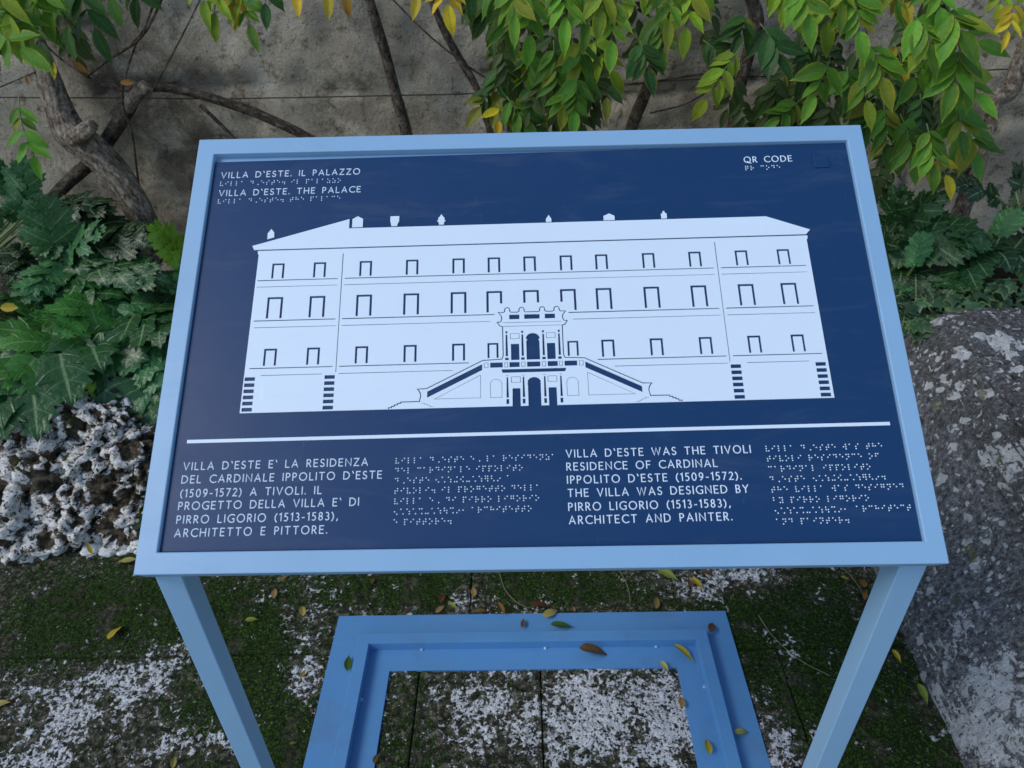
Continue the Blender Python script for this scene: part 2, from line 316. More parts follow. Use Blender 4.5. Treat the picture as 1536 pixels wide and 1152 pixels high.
def bedz(x, y):
    P = np.stack([np.asarray(x, float), np.asarray(y, float), 0 * np.asarray(x, float)], 1)
    return -.03 + .30 * sstep(.86, 1.16, P[:, 1]) + (fbm(P, 6, 4, 12) - .5) * .08 * sstep(.86, 1.0, P[:, 1])
x, y, f, nx, ny = grid(-9, 9, .86, 2.05, .03)
kind(obj('soil_bed', mesh('soil_bed', np.stack([x, y, bedz(x, y)], 1), f, M_SOIL, True)), 'structure')
# wall: one thick body whose front face has relief
x, z, f, nx, ny = grid(-9, 9, -.1, 2.7, .025)
P = np.stack([x, 0 * x, z], 1)
dy = (fbm(P, 2.2, 3, 40) - .5) * .10 + (fbm(P, 12, 4, 44) - .5) * .035 + (fbm(P, 45, 3, 47) - .5) * .010
# shallow cracks / joints between the big rendered blocks
def seg(x, z, a, b, w, d):
    ax, az = a; bx, bz = b; dx, dz = bx - ax, bz - az; t = np.clip(((x - ax) * dx + (z - az) * dz) / (dx * dx + dz * dz), 0, 1)
    q = np.hypot(x - ax - t * dx, z - az - t * dz) + (fbm(np.stack([x, 0 * x, z], 1), 20, 2, 3) - .5) * .02; return d * np.exp(-(q / w) ** 2)
for a, b in [((-.11, .98), (-.02, .78)), ((-.02, .78), (-.05, .5)), ((.20, .93), (.42, .76)), ((.42, .76), (.38, .4)), ((-.02, .86), (.8, .93)), ((-.9, .85), (-.55, .60)), ((1.1, .75), (1.9, .82)), ((.8, .93), (.78, 1.5)), ((-1.35, .95), (-.5, .93)), ((1.35, .3), (1.3, .8))]:
    dy += seg(x, z, a, b, .014, .028)
vs = np.stack([x, 1.95 + dy, z], 1); n = nx * ny; idx = np.arange(n).reshape(ny, nx); loop = list(idx[0, :]) + list(idx[1:, -1]) + list(idx[-1, -2::-1]) + list(idx[-2:0:-1, 0])
bk = vs[loop].copy(); bk[:, 1] = 2.45; L = len(loop); fs = [tuple(q) for q in f] + [(loop[i], n + i, n + (i + 1) % L, loop[(i + 1) % L]) for i in range(L)] + [tuple(n + i for i in range(L))]
wall = tag(obj('garden_wall', mesh('garden_wall', np.vstack([vs, bk]), fs, M_WALL, True)), 'tall weathered grey brown garden wall of rough render behind the lectern', 'wall')

# ------------------------------------------------------------------ lectern
TILT, PH, PW = .63857, .53975, .84; SC = .9733; H0 = CP.z - (CP.z - .87486) * SC
U = Vector((1, 0, 0)); V = Vector((0, math.cos(TILT), math.sin(TILT))); N = Vector((0, -math.sin(TILT), math.cos(TILT)))
PM = (Matrix((U, V, N)).transposed() * SC).to_4x4(); PM.translation = CP + (Vector((0, 0, .87486)) - CP) * SC
lect = thing('information_lectern', (0, .3, 0), 'blue metal reading stand with tilted navy panel showing a white relief of a palace', 'information sign')
def bevel(me, w, seg_=2):
    bm = bmesh.new(); bm.from_mesh(me); bmesh.ops.recalc_face_normals(bm, faces=bm.faces)
    es = [e for e in bm.edges if len(e.link_faces) == 2 and e.calc_face_angle(0) > .3]
    bmesh.ops.bevel(bm, geom=es, offset=w, segments=seg_, affect='EDGES', profile=.5); bm.to_mesh(me); bm.free(); return me
def ring(name, out, inn, z0, z1, mat, bw=.0008):
    # out / inn = (x0,x1,y0,y1) rectangles
    def c(r, z): return [(r[0], r[2], z), (r[1], r[2], z), (r[1], r[3], z), (r[0], r[3], z)]
    vs = c(out, z0) + c(out, z1) + c(inn, z0) + c(inn, z1); fs = []
    for i in range(4):
        j = (i + 1) % 4
        fs += [(i, j, 4 + j, 4 + i), (8 + j, 8 + i, 12 + i, 12 + j), (4 + i, 4 + j, 12 + j, 12 + i), (j, i, 8 + i, 8 + j)]
    return bevel(mesh(name, vs, fs, mat), bw)
def box(name, x0, x1, y0, y1, z0, z1, mat, bw=.0006):
    vs = [(a, b, c) for c in (z0, z1) for b in (y0, y1) for a in (x0, x1)]
    return bevel(mesh(name, vs, [(0, 2, 3, 1), (4, 5, 7, 6), (0, 1, 5, 4), (2, 6, 7, 3), (0, 4, 6, 2), (1, 3, 7, 5)], mat), bw) if bw else mesh(name, vs, [(0, 2, 3, 1), (4, 5, 7, 6), (0, 1, 5, 4), (2, 6, 7, 3), (0, 4, 6, 2), (1, 3, 7, 5)], mat)
obj('frame', ring('frame', (-PW / 2, PW / 2, 0, PH), (-.3985, .3998, .0228, .5172), -.028, 0, M_FRAME, .0011), lect, PM)
obj('backing_tray', box('backing_tray', -.3984, .3997, .0229, .5171, -.014, -.0095, M_FRAME, 0), lect, PM)
def prism(name, pts, z0, z1, mat, bw=0):
    n = len(pts); me = mesh(name, [(a, b, z0) for a, b in pts] + [(a, b, z1) for a, b in pts], [tuple(range(n))[::-1], tuple(range(n, 2 * n))] + [(i, (i + 1) % n, n + (i + 1) % n, n + i) for i in range(n)], mat)
    return bevel(me, bw) if bw else me
BMt = PM @ Matrix.Translation((.0025, 0, -.005)) @ Matrix.Rotation(.0093, 4, 'Z')
inv = (PM.inverted() @ BMt).inverted()
bq = [inv @ Vector((a, b, 0)) for a, b in [(-.3975, .0236), (.399, .0236), (.399, .5164), (-.3975, .5085)]]
board = obj('panel', prism('panel', [(q.x, q.y) for q in bq], -.0045, 0, M_BOARD, .0005), lect, BMt)
def plate(name, loops, th=.0013, mat=None):
    cu = bpy.data.curves.new(name, 'CURVE'); cu.dimensions = '2D'; cu.fill_mode = 'BOTH'; cu.extrude = th / 2
    for lp in loops:
        sp = cu.splines.new('POLY'); sp.points.add(len(lp) - 1); sp.use_cyclic_u = True
        for p, q in zip(sp.points, lp): p.co = (q[0] / 1000, q[1] / 1000, 0, 1)
    t = bpy.data.objects.new('t', cu); me = bpy.data.meshes.new_from_object(t); bpy.data.objects.remove(t); me.name = name
    for v in me.vertices: v.co.z += th / 2 - .0001
    me.materials.clear(); me.materials.append(mat or M_RELIEF); return me
R = lambda x0, x1, y0, y1: [(x0, y0), (x1, y0), (x1, y1), (x0, y1)]
def inset(lp, w):      # polygon offset inwards (ccw loops)
    out = []; n = len(lp)
    ar = sum(lp[i][0] * lp[(i + 1) % n][1] - lp[(i + 1) % n][0] * lp[i][1] for i in range(n)); sg = 1 if ar > 0 else -1
    for i in range(n):
        a, b, c = [Vector(lp[j % n]) for j in (i - 1, i, i + 1)]; e1 = (b - a).normalized(); e2 = (c - b).normalized()
        n1 = Vector((-e1.y, e1.x)) * sg; n2 = Vector((-e2.y, e2.x)) * sg; q = (n1 + n2) / (1 + n1.dot(n2)); out.append(tuple(b + q * w))
    return out
def stroke(P, w):      # open polyline to thin closed polygon
    P = [Vector(p) for p in P]; A = []; B = []
    for i, p in enumerate(P):
        e1 = (p - P[i - 1]).normalized() if i else None; e2 = (P[i + 1] - p).normalized() if i < len(P) - 1 else None
        e1 = e1 or e2; e2 = e2 or e1; n1 = Vector((-e1.y, e1.x)); n2 = Vector((-e2.y, e2.x)); q = (n1 + n2) / max(.45, 1 + n1.dot(n2))
        A.append(tuple(p + q * w / 2)); B.append(tuple(p - q * w / 2))
    return A + B[::-1]
def outl(lp, w=.55): return [lp, inset(lp, w)]
def mir(lp): return [(-a, b) for a, b in lp][::-1]
arc = lambda cx, cy, rx, ry, a0, a1, n: [(cx + rx * math.cos(a0 + (a1 - a0) * i / n), cy + ry * math.sin(a0 + (a1 - a0) * i / n)) for i in range(n + 1)]
PI = math.pi
G0 = 177.6
holes = []
# facade outer contour with the doors and arch open at the bottom
lower_arch = [(-7.2, G0), (-7.2, 202.6), (-8.2, 203.4), (-6.6, 204.6)] + arc(0, 204.9, 7.6, 6.4, PI * .98, PI * .02, 14) + [(6.6, 204.6), (8.2, 203.4), (7.2, 202.6), (7.2, G0)]
facade = [(-330.4, G0), (-25, G0), (-24.6, 198.5), (-15.8, 198.5), (-15.8, G0)] + lower_arch + [(15.8, G0), (15.8, 198.5), (24.8, 198.5), (25, G0), (331.9, G0), (331.6, 376.3), (333.2, 379), (333.2, 382.1), (-328.6, 382.1), (-328.6, 379), (-327.2, 376.3)]
def win(cx, w, t, b, s, bi=None, bo=None):   # inverted U; bi/bo = foot of left/right leg
    l, r = cx - w / 2, cx + w / 2; bl = bi or b; br = bo or b
    return [(l, bl), (l + s, bl), (l + s, t - s), (r - s, t - s), (r - s, br), (r, br), (r, t), (l, t)]
for cx in [-302, -252, -196.8, -141.2, -85.6, -43.4, -.8, 42.6, 84.8, 140.8, 196, 251.3, 301.2]: holes.append(win(cx, 15, 364.5, 344.5, 2.5))
for cx in [-302, -252, -196.8, -141.2, -85.6, 84.8, 140.8, 196, 251.3, 301.2]: holes.append(win(cx, 18.6, 319.9, 292.5, 2.7))
holes += [win(-43.6, 18.6, 319.9, 292.5, 2.7, None, 303.5), win(-.4, 18.6, 319.9, 303.5, 2.7), win(43, 18.6, 319.9, 292.5, 2.7, 303.5, None)]
for cx in [-302, -252.4, -196.8, -141, -85.4, 85.6, 141, 197, 252.4, 301.8]: holes.append(win(cx, 15, 254.4, 233.4, 2.5))
holes += [win(-46, 12.6, 254, 235.6, 2.3), win(45.6, 12.6, 254, 235.6, 2.3)]
LN = lambda x0, x1, y, w: holes.append(R(x0, x1, y - w / 2, y + w / 2))
for x0, x1 in [(-325.5, -229.5), (-221.2, 217), (225.2, 326)]:
    LN(x0, x1, 342, 1.15); LN(x0, x1, 333.5, .7)
for x0, x1 in [(-325, -229), (-221.5, -43.5), (42.5, 217.6), (225.2, 326.5)]: LN(x0, x1, 289.6, 1.2)
for x0, x1 in [(-324, -228.5), (-221.5, -48.5), (47, 218.4), (225.8, 327)]: LN(x0, x1, 281, .7)
for x0, x1 in [(-324.5, -229), (-221.8, -73.5), (72.8, 219), (226, 327)]: LN(x0, x1, 230.4, 1.1)
for x0, x1 in [(-310.5, -240.5), (-221.8, -92), (91.5, 220), (241, 311)]: LN(x0, x1, 221.7, .7)
holes.append([(-225.6, 223.5), (-224.8, 223.5), (-224.3, 375.7), (-225.3, 375.7)]); holes.append([(221.6, 223.5), (222.4, 223.5), (222, 376.5), (221, 376.5)])
for x0 in (-328.6, -237.6, 222, 317.4):
    for k in range(6): holes.append(R(x0, x0 + 11.7, 215.5 - 7.26 * k, 220 - 7.26 * k))
# pavilion outline
bumps = []
half = [(-163.6, G0 + .35), (-163.6, 179.4), (-160.2, 179.4), (-160.2, 181), (-157, 181), (-157, 182.6), (-153.6, 182.6), (-153.6, 184.2), (-150.2, 184.2), (-150.2, 185.7), (-129, 185.8), (-128.7, 188.6), (-127.8, 192), (-128.3, 195.4), (-129.6, 198), (-131.6, 200.5), (-121.5, 200.8), (-58, 232.8), (-36, 233.9), (-34.4, 237.8), (-34.5, 274.2), (-37.4, 274.6), (-40.6, 279.6), (-36.6, 280.1), (-35.2, 284), (-35.8, 287.5), (-39.2, 291.9)]
for cx in (-28.8, -12): half += [(cx - 4.6, 291.9)] + arc(cx, 294.4, 3.1, 3.6, PI * 1.12, -PI * .12, 9) + [(cx + 4.6, 291.9)]
holes.append(stroke(half + mir(half), 1.15))
for sgn in (0, 1):
    f_ = (lambda l: l) if not sgn else mir
    A = lambda l: holes.append(f_(l))
    for q in outl([(-113.2, 188), (-60.2, 188), (-60.2, 215.6)], .5): A(q)
    for q in outl(R(-49.7, -36.3, 187.9, 204.2)[:2] + [(-36.3, 204.2)] + arc(-43, 204.2, 6.7, 5.8, 0.05, PI - .05, 10) + [(-49.7, 204.2)], .5): A(q)
    A([(-120.6, 190), (-120.6, 197.2), (-58.5, 228.4), (-58.5, 221.2)])
    for q in outl(R(-56.5, -51.6, 223.8, 229.9)): A(q)
    A(R(-49.4, -35.1, 223.8, 229.9))
    for q in outl(R(-33, -29.2, 223.8, 229.9)): A(q)
    A(R(-27.4, -16, 223.8, 229.9))
    for q in outl(R(-13.9, -9.5, 223.8, 229.9)): A(q)
    A(R(-25.4, -15.9, 232.4, 252.2))
    for q in outl(R(-26.1, -15.4, 258.3, 265.2)): A(q)
    for q in outl(R(-25.9, -15.3, 205.2, 212.4)): A(q)
    for c in (-30.2, -12):
        A([(c - 1.3, 237.2), (c + 1.3, 237.2), (c + .95, 263.8), (c - .95, 263.8)]); A([(c - .8, 265.3), (c + .8, 265.3), (c + 1.4, 268.2), (c - 1.4, 268.2)]); A(R(c - 2, c + 2, 232.4, 235.4))
        A([(c - 1.3, 187.8), (c + 1.3, 187.8), (c + .8, 212), (c - .8, 212)]); A(R(c - 1.4, c + 1.4, 213.7, 214.3)); A(R(c - 1.5, c + 1.5, 180.2, 186))
    A(R(-26.6, -14.8, 283, 288.8))
    A(stroke([(-127, 183.7), (-123.5, 183.7), (-122.6, 182.2), (-120, 182.2), (-119.2, 180.6), (-117, 180.6), (-116.4, 179.2), (-112.8, 179.2)], .5))
holes.append(R(-7.4, 7.5, 223.8, 229.9)); holes.append(R(-9.1, 8.7, 283, 288.8))
holes.append([(-35.4, 217.2), (35.4, 217.2), (36.8, 221.4), (-36.8, 221.4)])
holes.append(R(-33.2, 33.2, 273.9, 274.5)); holes.append(R(-34.2, 34.2, 278.5, 279.1))
holes.append([(-7.7, 232.4), (7.6, 232.4), (7.4, 255.8), (6.5, 256.6), (6.5, 257.4), (8.2, 258)] + arc(0, 258.2, 8, 6.9, .03, PI - .03, 14) + [(-8.2, 258), (-6.5, 257.4), (-6.5, 256.6), (-7.6, 255.8)])
obj('palace_facade', plate('palace_facade', [facade] + holes), board, BMt)
obj('palace_roof', plate('palace_roof', [[(-333.5, 383.8), (332, 383.8), (337.8, 390), (287.5, 409.8), (-219.6, 409.8), (-219.6, 422.8), (-336.2, 389.2)]]), board, BMt)
ch = [[(-216, 411.1), (-203, 411.1), (-203, 422.6), (-209.6, 426.4), (-216, 422.6)], [(-168, 411.3), (-161, 411.3), (-160.2, 415), (-158.6, 418), (-158.6, 425), (-169.4, 425), (-169.4, 418), (-168.6, 415)],
      [(-318.6, 398), (-310.6, 400.5), (-311, 407), (-314.8, 412), (-318.9, 406)], [(20.8, 410.9), (27.4, 410.9), (27.4, 415), (24.4, 420.6), (20.8, 415)], [(91, 410.9), (104.4, 410.9), (104.4, 416.6), (98, 420.2), (91, 416.8)],
      [(161.2, 411), (167.8, 411), (168, 417.6), (166.6, 418.4), (165.6, 419.6), (165.4, 421.4), (163.4, 421.4), (163.2, 419.6), (162.4, 418.4), (161, 417.6)],
      [(-109.8, 411.4), (-103.8, 411.4), (-103.6, 414.4), (-101.4, 417.4), (-103, 417.4), (-103, 420.8), (-104.8, 422.6), (-106.8, 426), (-108.8, 422.6), (-110.6, 420.8), (-110.6, 417.4), (-112.2, 417.4), (-110, 414.4)]]
for c in ch: obj('chimney', plate('chimney', [c]), board, BMt)
obj('divider_bar', plate('divider_bar', [R(-385.6, 387.2, 144.5, 148.3)], .0012), board, BMt)
obj('code_square', prism('code_square', [(a / 1000, b / 1000) for a, b in R(357, 375.8, 477, 496.5)], -.0002, .0016, M_BOARD, .0007), board, BMt)

# stroke alphabet, cap height 1
def el(cx, cy, rx, ry, a0, a1, n=12): return arc(cx, cy, rx, ry, math.radians(a0), math.radians(a1), n)
GL = {
 'A': (.78, [[(0, 0), (.39, 1), (.78, 0)], [(.13, .32), (.65, .32)]]), 'B': (.5, [[(0, .5), (.28, .5)] + el(.26, .25, .24, .25, 90, -90, 8)[1:] + [(0, 0), (0, 1), (.24, 1)] + el(.24, .76, .21, .24, 90, -90, 8)[1:]]),
 'C': (.76, [el(.52, .5, .52, .52, 52, 308, 16)]), 'D': (.76, [[(0, 0), (0, 1), (.26, 1)] + el(.26, .5, .5, .5, 90, -90, 14)[1:] + [(0, 0)]]),
 'E': (.5, [[(.5, 1), (0, 1), (0, 0), (.5, 0)], [(0, .52), (.43, .52)]]), 'F': (.48, [[(.48, 1), (0, 1), (0, 0)], [(0, .5), (.42, .5)]]),
 'G': (.82, [el(.54, .5, .54, .52, 52, 318, 16)[:-1] + [(.82, .12), (.82, .46), (.6, .46)]]), 'H': (.7, [[(0, 0), (0, 1)], [(.7, 0), (.7, 1)], [(0, .5), (.7, .5)]]),
 'I': (.0, [[(0, 0), (0, 1)]]), 'L': (.46, [[(0, 1), (0, 0), (.46, 0)]]), 'N': (.74, [[(0, 0), (0, 1), (.74, 0), (.74, 1)]]),
 'O': (.98, [el(.49, .5, .49, .52, 90, 450, 24)]), 'P': (.48, [[(0, 0), (0, 1), (.22, 1)] + el(.22, .73, .26, .27, 90, -90, 9)[1:] + [(0, .46)]]),
 'Q': (.98, [el(.49, .5, .49, .52, 90, 450, 24), [(.46, .16), (.6, -.06), (1.0, -.14)]]), 'R': (.54, [[(0, 0), (0, 1), (.22, 1)] + el(.22, .74, .25, .26, 90, -90, 9)[1:] + [(0, .48)], [(.2, .48), (.54, 0)]]),
 'S': (.48, [el(.25, .755, .23, .26, 40, 255, 10) + el(.22, .245, .26, .26, 72, -150, 11)]), 'T': (.66, [[(0, 1), (.66, 1)], [(.33, 1), (.33, 0)]]),
 'U': (.7, [[(0, 1)] + el(.35, .34, .35, .36, 180, 360, 12) + [(.7, 1)]]), 'V': (.74, [[(0, 1), (.37, 0), (.74, 1)]]), 'W': (1.14, [[(0, 1), (.29, 0), (.57, 1), (.85, 0), (1.14, 1)]]),
 'Y': (.68, [[(0, 1), (.34, .5), (.68, 1)], [(.34, .5), (.34, 0)]]), 'Z': (.64, [[(0, 1), (.62, 1), (0, 0), (.64, 0)]]),
 '0': (.54, [el(.27, .5, .27, .51, 90, 450, 20)]), '1': (.2, [[(0, .86), (.2, 1), (.2, 0)]]), '2': (.48, [el(.22, .73, .23, .28, 150, -20, 9) + [(0, 0), (.5, 0)]]),
 '3': (.44, [el(.19, .745, .2, .26, 130, -80, 9) + el(.19, .25, .25, .26, 80, -135, 10)]), '5': (.46, [[(.42, 1), (.1, 1), (.06, .58)] + el(.18, .3, .27, .31, 80, -125, 10)]),
 '7': (.48, [[(0, 1), (.48, 1), (.12, 0)]]), '8': (.48, [el(.24, .76, .2, .25, -90, 270, 16), el(.24, .25, .24, .26, 90, 450, 16)]), '9': (.5, [el(.25, .7, .24, .3, -10, 350, 18), [(.49, .68), (.42, .3), (.14, 0)]]),
 '(': (.2, [el(.62, .42, .6, .72, 128, 232, 8)]), ')': (.2, [el(-.42, .42, .6, .72, 52, -52, 8)]), '-': (.28, [[(0, .38), (.28, .38)]]), '.': (.0, [[(0, 0), (0, .07)]]), ',': (.08, [[(.08, .08), (0, -.16)]]), "'": (.1, [[(0, 1.04), (.11, .8)]])}
def ridge(vs, fs, P, w, h):
    P = [Vector(p) for p in P]; n = len(P); k = 5; prof = [(-.5, -.2), (-.42, .55), (0, 1), (.42, .55), (.5, -.2)]; base = len(vs); closed = (P[0] - P[-1]).length < 1e-6
    if (P[0] - P[-1]).length > 1e-6:
        P[0] = P[0] - (P[1] - P[0]).normalized() * w * .35; P[-1] = P[-1] + (P[-1] - P[-2]).normalized() * w * .35
    for i, p in enumerate(P):
        a = P[i - 1] if i else (P[-2] if closed else None); b = P[i + 1] if i < n - 1 else (P[1] if closed else None)
        e1 = (p - a).normalized() if a is not None else None; e2 = (b - p).normalized() if b is not None else None
        e1 = e1 if e1 is not None else e2; e2 = e2 if e2 is not None else e1
        n1 = Vector((-e1.y, e1.x)); n2 = Vector((-e2.y, e2.x)); q = (n1 + n2) / max(.35, 1 + n1.dot(n2))
        for (s_, z_) in prof: vs.append((p.x + q.x * w * s_, p.y + q.y * w * s_, z_ * h))
    for i in range(n - 1):
        for j in range(k - 1): a = base + i * k + j; fs.append((a, a + k, a + k + 1, a + 1))
    fs.append(tuple(base + j for j in range(k))); e = base + (n - 1) * k; fs.append(tuple(e + j for j in range(k))[::-1])
def text(s, a0, a1, base, cap=.0079, w=.00128):
    adv = 0; ng = 0
    for c in s:
        if c == ' ': adv += .42
        else: adv += GL[c][0]
        ng += 1
    tot = (a1 - a0) / 1000 / cap; gap = (tot - adv) / (len(s) - 1); x = 0; vs = []; fs = []
    for c in s:
        if c == ' ': x += .42 + gap; continue
        gw, st = GL[c]
        for P in st: ridge(vs, fs, [(a0 / 1000 + (x + px) * cap, base / 1000 + py * cap) for px, py in P], w, .0007)
        x += gw + gap
    obj('lettering', fixn(mesh('lettering', vs, fs, M_RELIEF)), board, BMt)
for s, a0, a1, b in [("VILLA D'ESTE E' LA RESIDENZA", -386, -184.5, 114.8), ("DEL CARDINALE IPPOLITO D'ESTE", -386, -168.8, 100.2), ("(1509-1572) A TIVOLI. IL", -385.6, -233.2, 85), ("PROGETTO DELLA VILLA E' DI", -386, -192.3, 71.4), ("PIRRO LIGORIO (1513-1583),", -386, -214.1, 56.8), ("ARCHITETTO E PITTORE.", -386.4, -224.7, 42.7),
                     ("VILLA D'ESTE WAS THE TIVOLI", 32.3, 231.9, 118.1), ("RESIDENCE OF CARDINAL", 32.3, 194.2, 103.7), ("IPPOLITO D'ESTE (1509-1572).", 32.3, 218.2, 89.3), ("THE VILLA WAS DESIGNED BY", 32.3, 224.2, 75), ("PIRRO LIGORIO (1513-1583),", 32.3, 203, 60.2), ("ARCHITECT AND PAINTER.", 32.3, 203.2, 46.2),
                     ("VILLA D'ESTE. IL PALAZZO", -385, -210.5, 488), ("VILLA D'ESTE. THE PALACE", -385, -208.5, 461.8), ("QR CODE", 271.8, 330.7, 488.2)]: text(s, a0, a1, b)
BR = dict(a='1', b='12', c='14', d='145', e='15', f='124', g='1245', h='125', i='24', j='245', k='13', l='123', m='134', n='1345', o='135', p='1234', q='12345', r='1235', s='234', t='2345', u='136', v='1236', w='2456', x='1346', y='13456', z='1356')
BR.update({"'": '6', '.': '256', ',': '2', '(': '26', ')': '35', '-': '36', '0': '346', '1': '16', '2': '126', '3': '146', '5': '156', '7': '12456', '8': '1256', '9': '246'})
def braille(s, a0, a1, row1):
    ns = s.count(' '); nl = len(s) - ns; last = BR[s[-1]]; end = a1 - (2.5 if set(last) & set('456') else 0); cell = 6.65
    sp = (end - a0 - (nl - 1) * cell) / max(1, ns)
    if not (2.4 < sp < 7.5): sp = 4.2; cell = (end - a0 - ns * sp) / (nl - 1)
    x = a0; vs = []; fs = []
    for c in s:
        if c == ' ': x += sp; continue
        for d in BR[c]:
            d = int(d) - 1; cx = (x + 2.5 * (d // 3)) / 1000; cy = (row1 - 2.5 * (d % 3)) / 1000; b = len(vs); r = .00082; n = 8
            for (rr, zz) in ((1, -.0001), (.8, .00045)):
                for k in range(n): t = 2 * PI * k / n; vs.append((cx + r * rr * math.cos(t), cy + r * rr * math.sin(t), zz))
            vs.append((cx, cy, .00068))
            for k in range(n):
                k2 = (k + 1) % n; fs.append((b + k, b + k2, b + n + k2, b + n + k)); fs.append((b + n + k, b + n + k2, b + 2 * n))
        x += cell
    obj('braille', mesh('braille', vs, fs, M_DOT, True), board, BMt)
for s, a0, a1, b in [("villa d'este e' la residenza", -153.3, 17.2, 121.5), ("del cardinale ippolito", -153.3, -16.3, 110.4), ("d'este (1509-1572) a", -153.3, -32, 99.4), ("tivoli. il progetto della", -153.3, -.7, 88.4), ("villa e' di pirro ligorio", -153.3, .4, 77.2), ("(1513-1583), architetto", -153.3, -8, 66), ("e pittore.", -153.3, -93.2, 55),
                     ("villa d'este was the", 249.4, 373.9, 124.5), ("tivoli residence of", 249.4, 368.3, 113.4), ("cardinal ippolito", 249.4, 357.2, 102), ("d'este (1509-1572).", 249.4, 371, 90.8), ("the villa was designed", 249.6, 388.2, 79.7), ("by pirro ligorio", 249.8, 349.5, 68.4), ("(1513-1583), architect", 250, 391.5, 57.2), ("and painter.", 250, 324.7, 45.8),
                     ("villa d'este. il palazzo", -385, -234.3, 482), ("villa d'este. the palace", -385, -233.7, 456.4), ("qr code", 272.3, 314.1, 482.4)]: braille(s, a0, a1, b)
# legs, base
def leg(x0, x1):
    y0, y1 = .004, .0322; zt = lambda y: PM.translation.z + (y - PM.translation.y) * math.tan(TILT) - .028 * SC / math.cos(TILT) + .002
    vs = [(x0, y0, .030), (x1, y0, .030), (x1, y1, .030), (x0, y1, .030), (x0, y0, zt(y0)), (x1, y0, zt(y0)), (x1, y1, zt(y1)), (x0, y1, zt(y1))]
    me = bevel(mesh('leg', vs, [(3, 2, 1, 0), (4, 5, 6, 7), (0, 1, 5, 4), (1, 2, 6, 5), (2, 3, 7, 6), (3, 0, 4, 7)], M_FRAME), .0012)
    obj('leg', me, lect)
leg(-.4015, -.3733); leg(.3735, .4017)
obj('base_plate', ring('base_plate', (-.4665, .4665, -.066, .6204), (-.3225, .3225, .085, .4696), .0, .0065, M_BASE, .0006), lect)
obj('base_rim', ring('base_rim', (-.4018, .4018, .004, .5507), (-.3746, .3746, .0312, .5235), .0063, .032, M_BASE, .0009), lect)
for (a, b) in [(-.255, .5225), (.03, .5225), (.285, .5225), (-.3735, .40), (.3735, .42), (-.3735, .2), (.3735, .2), (-.2, .0322), (.1, .0322)]:
    bm = bmesh.new(); bmesh.ops.create_icosphere(bm, subdivisions=2, radius=.0042)
    for v in bm.verts: v.co += v.co * random.uniform(-.2, .2)
    me = bpy.data.meshes.new('weld'); bm.to_mesh(me); bm.free(); me.materials.append(M_FRAME); obj('weld', me, lect, Vector((a, b, .0075)))

# ------------------------------------------------------------------ rocks
def ico(sub):
    bm = bmesh.new(); bmesh.ops.create_icosphere(bm, subdivisions=sub, radius=1); v = np.array([tuple(x.co) for x in bm.verts]); f = [tuple(x.index for x in q.verts) for q in bm.faces]; bm.free(); return v, f
I5, I4, I6 = ico(5), ico(4), ico(6)
ROCKM = []; ROCKD = []
for k in range(6):
    v, f = I5; s_ = 100 + 13 * k
    big = fbm(v + k * 3.1, 1.3, 3, s_) - .5; mid = fbm(v, 3.0, 4, s_ + 3, .5); rid = 1 - np.abs(fbm(v, 4.5, 3, s_ + 7) * 2 - 1) * 3
    holes_ = sstep(.50, .64, fbm(v, 5.2, 3, s_ + 11))
    r = 1 + big * .8 + (mid - .5) * .65 + (fbm(v, 16, 3, s_ + 21, .6) - .5) * .14 - holes_ * .32 + np.clip(rid, -1, 1) * .06
    h = np.clip(.55 + (mid - .5) * 1.6 - holes_ * .40 + v[:, 2] * .12, 0, 1)
    ROCKM.append(mesh('rock', v * r[:, None] * [1, .8, .78], f, M_ROCK, True, {'height': h})); t_ = ROCKM[-1].copy(); t_.materials[0] = M_ROCKD; ROCKD.append(t_)
PEBM = []
for k in range(4):
    v, f = I4; s_ = 300 + 7 * k; r = 1 + (fbm(v, 1.4, 3, s_) - .5) * .9 + (fbm(v, 5, 3, s_ + 2) - .5) * .15
    PEBM.append(mesh('pebble', v * r[:, None] * [1, .85, .7], f, M_PEB, True))
def on_slope(px, py):     # front slope of the bed: z = (y-.84)*1.1
    d = ray(px, py); t = ((CP.y - .84) * 1.1 - CP.z) / (d.z - 1.1 * d.y); return CP + d * t
def rock(px, py, r, k, label, name='rock', sink=.25, meshes=ROCKM, grp='pale porous rocks edging the planting bed'):
    p = on_slope(px, py); d = (p - CP).length / F * r; e = Matrix.Rotation(random.uniform(0, 6.28), 4, 'Z') @ Matrix.Rotation(random.uniform(-.5, .5), 4, 'X')
    M = Matrix.Translation(p + Vector((0, d * .3, -d * sink))) @ e @ Matrix.Diagonal((d * random.uniform(.9, 1.2), d, d * random.uniform(.85, 1.1), 1))
    tag(obj(name, meshes[k % len(meshes)], None, M), label, name, grp)
